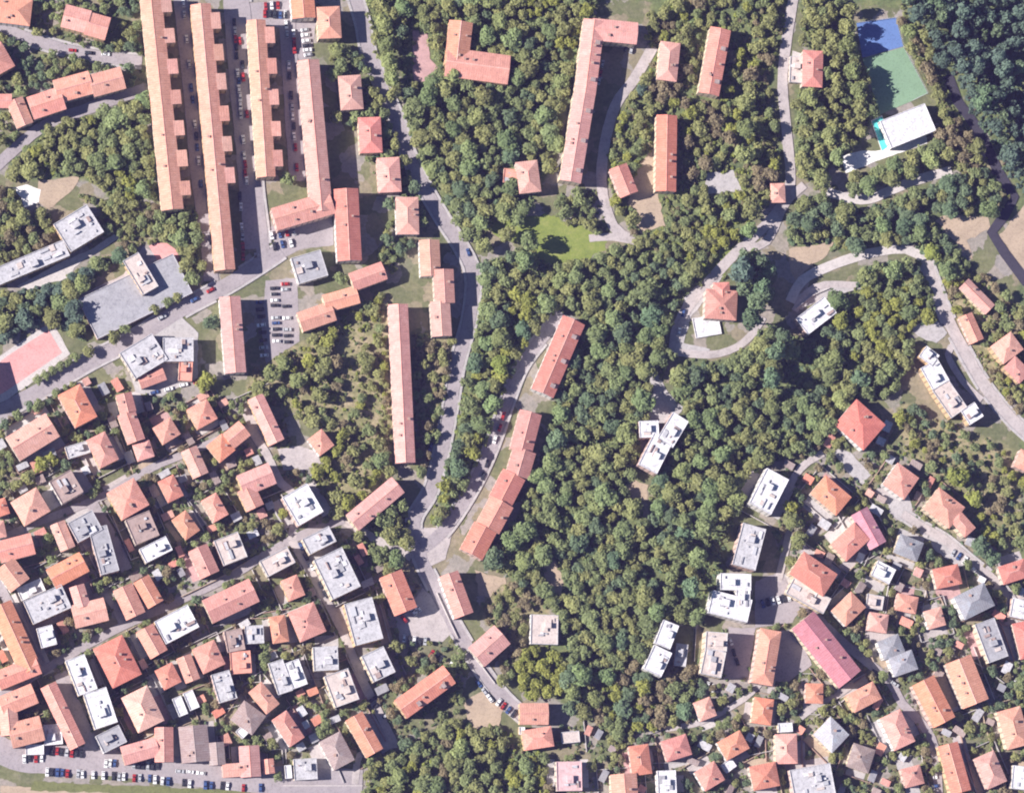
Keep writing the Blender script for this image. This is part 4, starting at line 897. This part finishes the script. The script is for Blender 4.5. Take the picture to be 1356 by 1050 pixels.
SPEC = {
 'meadow_edge': (13, 1.8, 3.6, 'oggo', .95, 'at the foot of the bent block above the bright meadow'),
 'light_east_trees': (15, 2.4, 4.4, 'ygyo', .9, 'in the light green wood left of the stepped cream block'),
 'light_north_trees': (15, 2.4, 4.2, 'yogy', .95, 'in the light green clump at the top edge beside the bent block'),
 'light_glade': (19, 1.6, 3.4, 'yyog', .9, 'in the yellowish glade above the villa drive'),
 'light_strip_trees': (14, 2.4, 4.2, 'yog', .95, 'in the light green clump below the bright meadow'),  # zone: spacing px, radius range m, palette, height factor, place
 'north_wood': (16.200000000000003, 2.64, 5.28, 'oggdoog', 0.93, 'in the wood around the orange L shaped house'),
 'middle_wood': (15.66, 2.64, 5.52, 'ggodgogo', 0.97, 'in the big wood right of the long curved red block'),
 'road_strip_wood': (16.200000000000003, 2.8600000000000003, 5.52, 'ogggyd', 0.97, 'in the strip of wood between the two winding roads'),
 'east_wood': (15.66, 2.64, 5.4, 'ggodgog', 1.01, 'in the wood around the bright white stepped block'),
 'villa_wood': (17.28, 3.3000000000000003, 5.76, 'ddgb', 2.20, 'between the villa and the curving track'),
 'conifer_wood': (22, 2.6, 5.0, 'bbdb', 2.3, 'in the dark bluish wood of the top right corner'),
 'court_left': (15, 2.8, 5.0, 'oogo', 1.3, 'on the left side of the sports courts'),
 'court_right': (14, 2.6, 4.4, 'ooot', 1.15, 'in the line along the right side of the green court'),
 'court_foot': (17, 4.0, 5.2, 'oog', 1.0, 'in the row below the white terrace and pool'),
 'north_gardens': (22, 1.9, 4.0, 'oogyto', .95, 'around the red blocks at the upper right'),
 'track_wood': (16.740000000000002, 2.64, 5.04, 'gdogd', 0.97, 'between the pale path and the curving track'),
 'left_wood': (16.200000000000003, 2.64, 5.28, 'oggoy', 0.88, 'in the park left of the first sawtooth row'),
 'school_wood': (16, 2.6, 4.2, 'oogt', 1.0, 'above the long pale grey building at the left edge'),
 'plaza_wood': (16.740000000000002, 2.64, 5.28, 'odgb', 0.88, 'between the grey roof deck and the pink court'),
 'row_foot_wood': (15, 2.8, 4.4, 'ggo', 1.0, 'at the foot of the first sawtooth row'),
 'slope_scrub': (19, 1.1, 4.4, 'oyogtoy', .95, 'on the scrubby slope left of the narrow pink block'),
 'block_foot': (15, 3.0, 4.6, 'goo', 1.05, 'below the slanting pinkish block at the road fork'),
 'bottom_wood': (16.200000000000003, 2.4200000000000004, 5.04, 'ogyogt', 0.88, 'in the bushy wood at the bottom middle'),
 'yellow_trees': (16, 3.0, 4.4, 'y', 1.0, 'above the split pink house'),
 'dry_slope': (20, 1.4, 2.8, 'otgt', .9, 'on the dry slope below the curved red block'),
 'south_wood': (17.28, 2.2, 4.56, 'dgoty', 0.88, 'at the lower end of the big wood'),
 'east_scrub': (22, 1.5, 3.4, 'otygd', .9, 'on the dry slope at the right edge'),
 'road_trees': (14, 3.4, 5.0, 'o', 1.2, 'in the tall line beside the top of the winding road'),
 'right_gardens': (18, 1.6, 3.2, 'ogty', .95, 'in the gardens right of the right hand road'),
 'dark_road_bank': (18, 1.8, 3.2, 'oty', .9, 'on the bank beside the dark road'),
 'block_garden': (19, 1.5, 3.0, 'otg', .95, 'in the garden right of the narrow pink block'),
 'left_column': (14, 2.0, 3.8, 'oggd', 1.0, 'between the small hipped houses left of the winding road'),
 'lower_right_gardens': (20, 1.3, 2.9, 'ogotdg', .95, 'in the lower right gardens'),
 'lower_left_gardens': (19, 1.2, 2.7, 'oggtd', .95, 'in the small gardens of the lower left quarter'),
 'deck_scrub': (15, 1.4, 3.0, 'otgo', .9, 'in the scrub above the broad grey roof deck'),
 'upper_left_gardens': (17, 1.6, 3.2, 'oggd', 1.0, 'in the gardens of the top left corner'),
}
CLEAR = [[(1018,335),(1048,345),(1052,395),(1030,425),(1012,410)], [(945,690),(972,685),(968,760),(940,820),(918,815),(928,760)], [(1050,450),(1085,440),(1078,500),(1045,535),(1030,515)], [(560,20),(545,110),(530,110),(535,20)]]
NEAR_B, NEAR_R = dil(occ_b, 2), occ_r
trees = []
grid_ = {}
def free(x, y, r):
    ix, iy = int(x // 6), int(y // 6)
    for a in range(ix - 1, ix + 2):
        for b_ in range(iy - 1, iy + 2):
            for (x2, y2, r2) in grid_.get((a, b_), ()):
                if (x - x2) ** 2 + (y - y2) ** 2 < (.66 * (r + r2)) ** 2: return False
    return True
def add_tree(px, py, r, pal, hk, zone, force=False):
    zc = CZ * r * hk; p = at(px, py, zc)
    c = cell(p.x, p.y)
    if not force:
        if occ_r[c] or WIDE[c]: return
        if NEAR_B[c]: return
        if not free(p.x, p.y, r): return
        for a in range(6):
            cc = cell(p.x + math.cos(a * 1.047) * r * .55, p.y + math.sin(a * 1.047) * r * .55)
            if occ_b[cc]: return
            if occ_r[cell(p.x + math.cos(a * 1.047) * r * .35, p.y + math.sin(a * 1.047) * r * .35)]: return
    grid_.setdefault((int(p.x // 6), int(p.y // 6)), []).append((p.x, p.y, r))
    trees.append((p.x, p.y, r, pal, hk, zone, px, py))
HAND = [  # px, py, radius m, palette, height factor, zone label
 (381,236,4.2,'g',1.0,'beside the foot of the third sawtooth row'), (447,66,4.6,'o',1.0,'below the bright orange house at the top'), (445,156,3.6,'o',1.0,'left of the red rounded house'),
 (503,8,4.8,'o',1.2,'in the tall line beside the top of the winding road'), (509,32,5.2,'o',1.2,'in the tall line beside the top of the winding road'), (511,58,5.0,'o',1.2,'in the tall line beside the top of the winding road'), (515,82,4.8,'o',1.2,'in the tall line beside the top of the winding road'), (518,104,4.6,'o',1.2,'in the tall line beside the top of the winding road'), (520,124,4.0,'o',1.2,'in the tall line beside the top of the winding road'), (1000,345,5.6,'g',1.3,'between the villa and the curving track'), (1004,368,5.4,'d',1.4,'between the villa and the curving track'), (1000,392,5.2,'d',1.3,'between the villa and the curving track'), (1012,362,5.6,'d',1.9,'between the villa and the curving track'), (1011,388,5.6,'d',1.9,'between the villa and the curving track'), (1006,352,5.6,'d',2.1,'between the villa and the curving track'), (1008,378,5.0,'d',2.3,'between the villa and the curving track'), (1003,405,4.8,'d',2.2,'between the villa and the curving track'), (932,700,5.4,'g',2.1,'near the lower edge of the big wood'), (924,738,5.4,'g',2.1,'near the lower edge of the big wood'), (914,778,5.2,'d',2.1,'near the lower edge of the big wood'), (1028,466,5.2,'d',2.1,'in the wood below the looping drive'), (1038,446,5.0,'d',2.1,'in the wood below the looping drive'), (1022,500,5.2,'d',2.1,'in the wood below the looping drive'), (452,368,3.6,'g',1.0,'between the grey roof and the orange terrace'), (641,128,5.2,'o',1.2,'at the lower edge of the orange L shaped house'), (600,100,4.6,'o',1.2,'at the lower edge of the orange L shaped house'),
 (995,276,5.8,'o',1.3,'on the drive below the beige yard'), (993,305,4.6,'g',1.2,'on the drive below the beige yard'), (985,205,5.6,'o',1.4,'above the beige yard'), (990,170,5.6,'o',1.4,'above the beige yard'), (988,135,4.8,'o',1.3,'above the beige yard'),
 (1128,95,5.0,'o',1.6,'on the left side of the sports courts'), (1137,120,4.8,'o',1.6,'on the left side of the sports courts'), (1140,142,4.4,'o',1.5,'on the left side of the sports courts'), (1122,60,4.8,'o',1.6,'on the left side of the sports courts'), (1120,36,4.8,'o',1.6,'on the left side of the sports courts'), (1125,14,4.4,'o',1.5,'on the left side of the sports courts'),
 (1050,690,5.6,'o',1.0,'right of the grey flat block by the wood'), (1058,715,4.6,'o',1.0,'right of the grey flat block by the wood'), (1046,672,4.2,'y',1.0,'right of the grey flat block by the wood'),
 (1268,632,6.0,'y',1.0,'above the two part orange house'), (1290,660,4.6,'y',1.0,'above the two part orange house'), (1300,725,5.4,'d',1.1,'below the two part orange house'), (1315,740,4.6,'d',1.0,'below the two part orange house'),
 (895,725,6.4,'g',1.4,'near the lower edge of the big wood'), (905,690,5.0,'g',1.4,'near the lower edge of the big wood'), (870,810,5.0,'g',1.3,'near the lower edge of the big wood'), (655,740,6.0,'d',1.2,'at the lower end of the curved red block'),
 (50,537,3.4,'g',1.0,'along the street below the pink court'), (25,550,3.2,'g',1.0,'along the street below the pink court'), (5,562,3.2,'d',1.0,'along the street below the pink court'),
 (60,497,2.6,'g',1.0,'in the clipped row edging the pink court'), (70,491,2.6,'g',1.0,'in the clipped row edging the pink court'), (80,485,2.6,'g',1.0,'in the clipped row edging the pink court'), (90,479,2.6,'g',1.0,'in the clipped row edging the pink court'), (100,473,2.6,'g',1.0,'in the clipped row edging the pink court'), (50,503,2.6,'g',1.0,'in the clipped row edging the pink court'), (117,465,3.4,'o',1.0,'in the clipped row edging the pink court'),
 (150,447,3.6,'o',1.0,'along the lower edge of the grey roof deck'), (165,437,3.2,'g',1.0,'along the lower edge of the grey roof deck'), (205,410,3.0,'o',1.0,'along the lower edge of the grey roof deck'), (222,400,3.0,'g',1.0,'along the lower edge of the grey roof deck'), (235,393,3.0,'o',1.0,'along the lower edge of the grey roof deck'),
 (279,426,4.2,'d',1.0,'on the street corner left of the short pink block'), (277,500,4.4,'y',1.0,'below the short pink block'), (268,512,3.8,'y',1.0,'below the short pink block'),
 (55,615,4.4,'y',1.0,'below the wide pink house at the left'), (38,632,3.8,'o',1.0,'below the wide pink house at the left'), (22,642,3.2,'o',1.0,'below the wide pink house at the left'), (70,608,3.8,'y',1.0,'below the wide pink house at the left'),
 (525,855,4.0,'o',1.0,'above the long orange dormered block'), (545,875,3.2,'o',1.0,'above the long orange dormered block'), (665,900,3.6,'o',1.0,'beside the lower road'), (537,985,3.6,'d',1.0,'right of the plain orange gabled house'),
 (350,990,3.0,'o',1.0,'above the tiny pink gabled house'), (360,985,3.2,'o',1.0,'above the tiny pink gabled house'), (368,1028,2.6,'g',1.0,'beside the low grey shed'), (352,880,3.0,'g',1.0,'left of the half white half grey roofs'), (350,868,3.2,'g',1.0,'left of the half white half grey roofs'), (350,855,2.8,'g',1.0,'left of the half white half grey roofs'),
 (335,695,3.4,'o',1.0,'left of the tall white flat block'), (368,700,3.6,'o',1.0,'left of the tall white flat block'), (375,680,2.8,'y',1.0,'left of the tall white flat block'),
 (1352,905,4.0,'g',1.0,'at the right border on the grey paving'), (1200,350,4.4,'g',1.0,'at the top of the right hand road'), (1235,335,5.0,'y',1.0,'at the top of the right hand road'),
 (855,105,3.8,'o',1.0,'on the lane right of the bent block'), (850,118,3.4,'b',1.0,'on the lane right of the bent block'), (700,320,5.2,'g',1.5,'at the left edge of the bright green meadow'), (695,345,5.2,'g',1.4,'at the left edge of the bright green meadow'), (672,310,4.6,'o',1.2,'at the left edge of the bright green meadow'), (640,325,4.6,'o',1.1,'at the left edge of the bright green meadow'),
 (1170,895,3.0,'g',1.0,'below the lobed grey roof'), (1243,1015,2.8,'g',1.0,'left of the long orange house on the bottom edge'), (700,398,4.6,'y',1.1,'in the strip of wood between the two winding roads'), (695,415,4.0,'y',1.1,'in the strip of wood between the two winding roads'),
 (1150,245,5.2,'g',1.0,'in the row below the white terrace and pool'), (1180,237,5.4,'o',1.0,'in the row below the white terrace and pool'), (1206,226,5.0,'o',1.0,'in the row below the white terrace and pool'), (1232,212,5.0,'o',1.0,'in the row below the white terrace and pool'), (1130,252,4.4,'g',1.0,'in the row below the white terrace and pool'), (1256,205,4.4,'o',1.0,'in the row below the white terrace and pool'),
]
for px, py, r, pal, hk, pl in HAND: add_tree(px, py, r, pal, hk, pl, True)
tr_ = random.Random(11)
for zn, (spc, r0, r1, pals, hk, place) in SPEC.items():
    poly = ZONES[zn]; xs = [p[0] for p in poly]; ys = [p[1] for p in poly]
    ar = (max(xs) - min(xs)) * (max(ys) - min(ys)); n = int(ar / (spc * spc) * 9)
    pa = np.array([(tr_.uniform(min(xs), max(xs)), tr_.uniform(min(ys), max(ys))) for _ in range(n)])
    ok = inpoly(poly, pa[:, 0], pa[:, 1])
    for cp in CLEAR: ok &= ~inpoly(cp, pa[:, 0], pa[:, 1])
    sparse = zn.endswith('gardens') or zn in ('slope_scrub', 'east_scrub', 'bottom_wood')
    for px, py in pa[ok]:
        if sparse and math.sin(px * .061 + 1.3) + math.sin(py * .073 + px * .02) < -.35 and tr_.random() < .8: continue
        # patches of one kind of tree rather than an even mix
        ph = .5 + .5 * math.sin(px * .037 + 2.1 * math.sin(py * .029)) ; pi = int((ph * .7 + tr_.random() * .5) * len(pals)) % len(pals)
        r = r0 + (r1 * 1.12 - r0) * tr_.random() ** 1.25
        add_tree(px, py, r, pals[pi], hk * tr_.uniform(.82, 1.2), place)
vis = lambda t_: -8 < t_[6] < W0 + 8 and -8 < t_[7] < H0 + 8
order = sorted(range(len(trees)), key=lambda i: -(trees[i][2] * (1 if vis(trees[i]) else .01)))
chosen = set(order[:298])
for i in order[:298]:
    x, y, r, pal, hk, place, _, _ = trees[i]
    root = empty('tree', (x, y, 0), f'{PAL[pal][0]} tree {place}', 'tree', f'trees {place}')
    root.rotation_euler = (0, 0, tr_.uniform(0, 6.28)); root.scale = (r, r * tr_.uniform(.88, 1.1), r * hk)
    for nm, dat in (('trunk', TRUNKS[i % 3]), ('crown', HIM[pal, i % 4])):
        o = bpy.data.objects.new(nm, dat); COL.objects.link(o); o.parent = root
VV, FF, TT, MM = [], [], [], []; nv = 0
for i in order[298:]:
    x, y, r, pal, hk, place, px, py = trees[i]
    V, F, T = LO[i % 5]; a = tr_.uniform(0, 6.28); ca, sa = math.cos(a), math.sin(a)
    P = np.stack([(V[:, 0] * ca - V[:, 1] * sa) * r + x, (V[:, 0] * sa + V[:, 1] * ca) * r + y, (V[:, 2] + CZ) * r * hk], 1)
    # a plain trunk post, tapered
    q = np.array([[math.cos(k * 1.5708), math.sin(k * 1.5708)] for k in range(4)])
    tv = np.concatenate([np.concatenate([q * .1 * r + [x, y], np.zeros((4, 1)) - .1], 1), np.concatenate([q * .05 * r + [x, y], np.full((4, 1), 1.2 * r * hk)], 1)])
    tf = np.array([[k, (k + 1) % 4, 4 + (k + 1) % 4, 4 + k] for k in range(4)])
    VV += [P, tv]; FF += [F + nv, tf + nv + len(P)]; nv += len(P) + 8
    j = tr_.uniform(-.2, .2); TT += [np.clip(T + j, 0, 1), np.full(4, .3)]; MM += [np.full(len(F), PK.index(pal)), np.full(4, len(PK))]
wd_ = bpy.data.objects.new('smaller_trees', np_mesh('smaller_trees', np.concatenate(VV), np.concatenate(FF), np.concatenate(TT), [LM[k] for k in PK] + [BARK], np.concatenate(MM)))
COL.objects.link(wd_); wd_['kind'] = 'stuff'; wd_['label'] = 'the countless smaller trees filling the woods and gardens between the larger ones'; wd_['category'] = 'woodland'
# low bushes and ground cover
VV, FF, TT, MM = [], [], [], []; nv = 0; nbush = 0
BU = [crown_arrays(90 + i, 5, 14, .30, .6) for i in range(4)]
for zn, (spc, r0, r1, pals, hk, place) in SPEC.items():
    poly = ZONES[zn]; xs = [p[0] for p in poly]; ys = [p[1] for p in poly]
    dens = {'lower_right_gardens': 1 / 50, 'lower_left_gardens': 1 / 60, 'upper_left_gardens': 1 / 90, 'slope_scrub': 1 / 45, 'east_scrub': 1 / 55, 'dry_slope': 1 / 60, 'bottom_wood': 1 / 35}.get(zn, 1 / 30)
    n = int((max(xs) - min(xs)) * (max(ys) - min(ys)) * dens)
    pa = np.array([(tr_.uniform(min(xs), max(xs)), tr_.uniform(min(ys), max(ys))) for _ in range(n)])
    for px, py in pa[inpoly(poly, pa[:, 0], pa[:, 1])]:
        p = at(px, py, .5); c = cell(p.x, p.y)
        if occ_b[c] or occ_r[c]: continue
        r = tr_.uniform(.5, 1.35) * (1.5 if zn in WOODY else 1); V, F, T = BU[nbush % 4]; a = tr_.uniform(0, 6.28); ca, sa = math.cos(a), math.sin(a); nbush += 1
        P = np.stack([(V[:, 0] * ca - V[:, 1] * sa) * r + p.x, (V[:, 0] * sa + V[:, 1] * ca) * r + p.y, (V[:, 2] + .45) * r], 1)
        VV.append(P); FF.append(F + nv); nv += len(P); TT.append(np.clip(T + tr_.uniform(-.2, .2), 0, 1)); MM.append(np.full(len(F), PK.index(tr_.choice(pals))))
bo = bpy.data.objects.new('undergrowth', np_mesh('undergrowth', np.concatenate(VV), np.concatenate(FF), np.concatenate(TT), [LM[k] for k in PK], np.concatenate(MM)))
COL.objects.link(bo); bo['kind'] = 'stuff'; bo['label'] = 'low bushes and undergrowth on the slopes and in the gardens'; bo['category'] = 'undergrowth'
print('trees', len(trees), 'bushes', nbush)
# ------------------------------------------------------------------ cars
CARC = [('white', (.75, .75, .75)), ('white', (.75, .75, .75)), ('silver grey', (.42, .43, .45)), ('dark', (.035, .037, .045)), ('dark', (.05, .05, .06)), ('dark', (.03, .04, .06)), ('red', (.35, .03, .03)), ('blue', (.05, .09, .22))]
CMAT = {}
for nm, c in CARC:
    if nm not in CMAT:
        m, t, b = nodes('car_paint_' + nm.replace(' ', '_')); b.inputs['Base Color'].default_value = (*c, 1); b.inputs['Roughness'].default_value = .3; b.inputs['Specular IOR Level'].default_value = .5; CMAT[nm] = m
m, t, b = nodes('car_glass'); b.inputs['Base Color'].default_value = (.02, .025, .03, 1); b.inputs['Roughness'].default_value = .12; CGL = m
TYRE = plain('tyre_rubber', (.025, .025, .025), .9)
def loft(secs, mat_of=None):
    mb = MB()
    for a, b_ in zip(secs, secs[1:]):
        for i in range(len(a)): mb.face([a[i], a[(i + 1) % len(a)], b_[(i + 1) % len(b_)], b_[i]])
    mb.face(list(reversed(secs[0]))); mb.face(secs[-1]); return mb
def ring(x0, x1, y, z): return [(x0, -y, z), (x1, -y, z), (x1, y, z), (x0, y, z)]
body = loft([ring(-2.05, 2.05, .80, .28), ring(-2.15, 2.15, .88, .55), ring(-2.12, 2.08, .86, .82), ring(-2.0, 1.85, .78, .93)])
glz = loft([ring(-1.75, .95, .74, .931), ring(-1.35, .35, .60, 1.34)])
rof = loft([ring(-1.36, .36, .61, 1.345), ring(-1.25, .25, .55, 1.43)])
def carmesh(mb, nm, mt):
    me = bpy.data.meshes.new(nm); me.from_pydata(mb.v, [], mb.f); me.materials.append(mt); return me
BODYM = {k: carmesh(body, 'car_body', v) for k, v in CMAT.items()}; ROOFM = {k: carmesh(rof, 'car_roof', v) for k, v in CMAT.items()}
GLZM = carmesh(glz, 'car_windows', CGL)
wm_ = MB(); n = 10
for i in range(n):
    a, b_ = i * 2 * math.pi / n, (i + 1) * 2 * math.pi / n
    wm_.face([(.31 * math.cos(a), -.11, .31 * math.sin(a)), (.31 * math.cos(b_), -.11, .31 * math.sin(b_)), (.31 * math.cos(b_), .11, .31 * math.sin(b_)), (.31 * math.cos(a), .11, .31 * math.sin(a))])
for s in (-.11, .11): wm_.face([(.31 * math.cos(i * 2 * math.pi / n), s, .31 * math.sin(i * 2 * math.pi / n)) for i in range(n)])
WHM = carmesh(wm_, 'wheel', TYRE)
cr = random.Random(5)
def car(px, py, ang, place):
    nm, _ = cr.choice(CARC); p = at(px, py, .7)
    if occ_b[cell(p.x, p.y)]: return
    root = empty('car', (p.x, p.y, .42), f'{nm} car parked {place}', 'car', f'cars parked {place}')
    root.rotation_euler = (0, 0, ang + cr.uniform(-.05, .05)); k = cr.uniform(.95, 1.12); root.scale = (k, k, k)
    for n_, d in (('body', BODYM[nm]), ('windows', GLZM), ('roof', ROOFM[nm])):
        o = bpy.data.objects.new(n_, d); COL.objects.link(o); o.parent = root
    for x in (-1.3, 1.3):
        for y in (-.78, .78):
            o = bpy.data.objects.new('wheel', WHM); COL.objects.link(o); o.parent = root; o.location = (x, y, .31)
CARROWS = [  # x1,y1,x2,y2,count,fill,perpendicular?,place
 (32,1004,55,1004,4,.9,1,'by the white kiosk at the bottom left'), (62,993,108,998,8,.95,1,'in the upper row of the bottom road'), (140,1010,215,1015,13,.9,1,'in the upper row of the bottom road'),
 (62,1022,205,1031,22,.8,1,'in the long lower row'), (215,1034,330,1043,17,.75,1,'in the long lower row'),
 (238,1020,266,1024,3,.7,0,'on the bottom road in front of the mauve grey house'), (345,1043,352,1043,1,1,1,'alone at the end of the bottom road'),
 (363,374,366,452,11,.85,1,'in the left row of the lot beside the short pink block'), (377,376,381,452,11,.85,1,'in the right row of the lot beside the short pink block'), (344,400,350,470,8,.8,1,'in the shade along the short pink block'),
 (360,312,400,305,5,.8,1,'below the orange wing of the plain row'), (363,326,385,322,3,.8,1,'below the orange wing of the plain row'),
 (352,8,385,6,5,.9,1,'in the lot at the top edge'), (350,19,378,20,5,.9,1,'in the lot at the top edge'), (388,34,390,66,4,.9,0,'in the lane beside the bright orange house'), (403,40,408,74,6,.8,1,'in the lane beside the bright orange house'),
 (310,30,326,240,20,.75,0,'between the second and third sawtooth rows'), (318,55,332,200,10,.6,0,'on the light side of the second alley'), (378,20,394,235,17,.75,0,'between the third row and the plain row'), (243,5,268,260,17,.55,0,'in the dark alley between the first two sawtooth rows'), (318,260,322,340,7,.7,0,'in the shade beside the lower end of the longest row'),
 (808,40,790,120,8,.6,0,'in the shade beside the bent block'), (822,62,836,66,3,1,1,'at the corner of the bent block'),
 (528,845,570,850,7,.8,1,'in the lot left of the lower road'), (535,820,560,800,5,.7,1,'in the lot left of the lower road'), (572,866,596,880,5,.8,1,'beside the long orange dormered block'), (527,808,550,806,4,.9,1,'below the orange house by the fork'),
 (660,930,680,945,4,.8,1,'at the lower end of the lower road'), (634,905,656,935,4,.7,0,'along the lower road'),
 (494,925,515,955,5,.8,1,'in the alley beside the plain orange gabled house'), (399,724,432,786,6,.6,0,'in the alley by the pale flat blocks'),
 (565,610,590,520,6,.5,0,'on the winding road beside the narrow pink block'), (640,630,672,535,7,.6,0,'along the shaded road of the curved block'), (606,282,620,335,3,.7,0,'on the winding road by the joined gables'),
 (1262,732,1278,742,3,1,1,'on the right hand street below the small grey yard'), (1288,752,1312,772,4,.8,0,'on the right hand street by the big grey roof'), (1010,800,1045,790,6,.7,1,'in the yard below the notched white block'), (925,905,950,912,5,.9,1,'below the beige grey flat block'),
 (968,850,980,890,4,.7,0,'in the shaded yard of the upright orange block'), (1227,985,1238,1040,6,.8,1,'along the lane left of the long orange house'), (1160,890,1185,905,3,.7,0,'on the street at the end of the rose shed'),
 (75,66,140,72,4,.6,0,'on the street in the top left corner'), (170,15,178,70,5,.7,0,'in the lane left of the first sawtooth row'), (205,520,262,505,4,.7,0,'below the pale rounded complex'), (215,420,300,372,5,.5,0,'along the main street'),
 (1190,462,1225,455,0,.5,0,'x'), (1030,300,1062,250,0,.5,0,'x'), (40,925,78,905,0,.6,0,'x'), (905,415,900,440,2,.9,0,'on the drive of the villa'),
]
for x1, y1, x2, y2, n, fill, perp, place in CARROWS:
    a = at(x1, y1); b_ = at(x2, y2); an = math.atan2(b_.y - a.y, b_.x - a.x) + (math.pi / 2 if perp else 0)
    for i in range(n):
        if cr.random() > fill: continue
        f = i / max(1, n - 1); car(x1 + (x2 - x1) * f + cr.uniform(-.6, .6), y1 + (y2 - y1) * f + cr.uniform(-.9, .9), an + (math.pi if cr.random() < .5 else 0), place)
# ------------------------------------------------------------------ pool, fountain, garden walls, court fences
pq = ccw([tuple(at(*p)[:2]) for p in ((1153,160),(1168,153),(1182,193),(1168,202))])
pc = Vector((sum(p[0] for p in pq) / 4, sum(p[1] for p in pq) / 4, 0))
root = empty('swimming_pool', pc, 'turquoise swimming pool against the left end of the white hall', 'swimming pool')
L4 = [(p[0] - pc.x, p[1] - pc.y) for p in pq]; inn = [(x * .9, y * .93) for x, y in L4]
mb = MB()
for i in range(4):
    j = (i + 1) % 4; mb.prism([L4[i], L4[j], inn[j], inn[i]], 0, .32)
mb.build('rim', WHITEP, root); mb = MB(); mb.face([(x, y, .2) for x, y in inn]); mb.build('water', POOLW, root)
p = at(432.5, 951, .5); root = empty('fountain', (p.x, p.y, 0), 'round white fountain in the green garden near the bottom', 'fountain')
def disc(r0, r1, z0, z1, n=20):
    mb = MB(); c = lambda r, z: [(r * math.cos(i * 2 * math.pi / n), r * math.sin(i * 2 * math.pi / n), z) for i in range(n)]
    A, B = c(r0, z0), c(r1, z1)
    for i in range(n): mb.face([A[i], A[(i + 1) % n], B[(i + 1) % n], B[i]])
    mb.face(B); return mb
disc(2.1, 2.1, 0, .55).build('basin', WHITEP, root); disc(1.2, 1.2, .5, .58).build('water', POOLW, root); disc(.35, .2, .5, 1.6).build('column', WHITEP, root)
WALLSEG = [
 ([(384,938),(430,908)], 1.6, 'pale garden wall above the green garden with the fountain', EARTH), ([(430,912),(445,940)], 1.4, 'pale wall on the right side of the garden with the fountain', PAVE),
 ([(440,1000),(455,1036)], 1.4, 'short pale wall beside the brown grey hipped house', PAVE), ([(375,1040),(480,1040)], 1.0, 'long pale wall along the bottom right end of the bottom road', PALE),
 ([(425,747),(436,775),(448,800)], 1.8, 'pale wall along the alley left of the spotted flat block', PALE), ([(372,655),(382,672),(392,694)], 2.0, 'pale wall along the left side of the tall white block', PALE),
 ([(578,785),(594,820),(606,845)], 1.6, 'pale roadside wall below the pinkish gabled house', PALE), ([(240,790),(286,768),(330,742)], 1.8, 'beige wall along the lane above the mottled long house', EARTH),
 ([(618,860),(640,885),(655,905)], 1.6, 'pale wall along the lower road below the pink dormered house', PALE), ([(1080,948),(1104,936),(1118,926)], 1.4, 'pale wall above the pale grey hipped roof', PALE),
 ([(1262,862),(1296,880),(1330,905)], 1.4, 'pinkish wall between the orange pair and the grey flat block', PAVE), ([(1055,408),(1075,392),(1098,382)], 1.4, 'curving pale wall above the bluish white flat roof', PALE),
]
for pts, hgt, lab, mt in WALLSEG:
    P = [at(*q) for q in pts]; o0 = P[0]; mb = MB()
    for i in range(len(P) - 1):
        d = (P[i + 1] - P[i]).normalized(); n = Vector((-d.y, d.x, 0)) * .22; a, c = P[i] - o0, P[i + 1] - o0
        mb.prism([tuple((q)[:2]) for q in (a - n, c - n, c + n, a + n)], 0, hgt - .01 * i)
    o = mb.build('garden_wall', mt, None, o0); o['label'] = lab; o['category'] = 'wall'; o['group'] = 'garden walls'
FENCES = [([(1134,31),(1186,24),(1196,62)], 'wire fence along the top and right of the blue court'), ([(1196,63),(1228,124),(1208,134)], 'wire fence along the right of the green court')]
for pts, lab in FENCES:
    P = [at(*q) for q in pts]; root = empty('fence', P[0], lab, 'fence', 'court fences'); rail = MB()
    for i in range(len(P) - 1):
        a, c = P[i] - P[0], P[i + 1] - P[0]; L = (c - a).length; d = (c - a) / L; n = Vector((-d.y, d.x, 0)) * .03; k = int(L / 3.5)
        for z in (.4, 1.5, 2.9): rail.prism([tuple(q[:2]) for q in (a - n, c - n, c + n, a + n)], z, z + .06, bottom=True)
        for j in range(k + 1 if i == len(P) - 2 else k):
            q = a + d * (L * j / k); pm = MB(); e = .05
            pm.prism([(q.x - e, q.y - e), (q.x + e, q.y - e), (q.x + e, q.y + e), (q.x - e, q.y + e)], 0, 3.05); pm.build('post', MET, root)
    rail.build('rail', MET, root)
# ------------------------------------------------------------------ the air between the ground and the camera
mb = MB(); hx, hy = 1500, 1300
mb.prism([(-hx - 200, -hy - 200), (hx, -hy - 200), (hx, hy), (-hx - 200, hy)], -1.0, CAM.z + 30, bottom=True)
m = bpy.data.materials.new('haze_air'); m.use_nodes = True; t = m.node_tree
t.nodes.remove(t.nodes['Principled BSDF'])
pv = t.nodes.new('ShaderNodeVolumePrincipled'); pv.inputs['Color'].default_value = (.44, .36, .95, 1); pv.inputs['Density'].default_value = 2.3e-5; pv.inputs['Anisotropy'].default_value = 0.0
t.links.new(pv.outputs[0], t.nodes['Material Output'].inputs['Volume'])
hz = mb.build('haze', m); hz['kind'] = 'stuff'; hz['label'] = 'thin bluish air between the ground and the high camera'; hz['category'] = 'haze'
hz.display_type = 'WIRE'
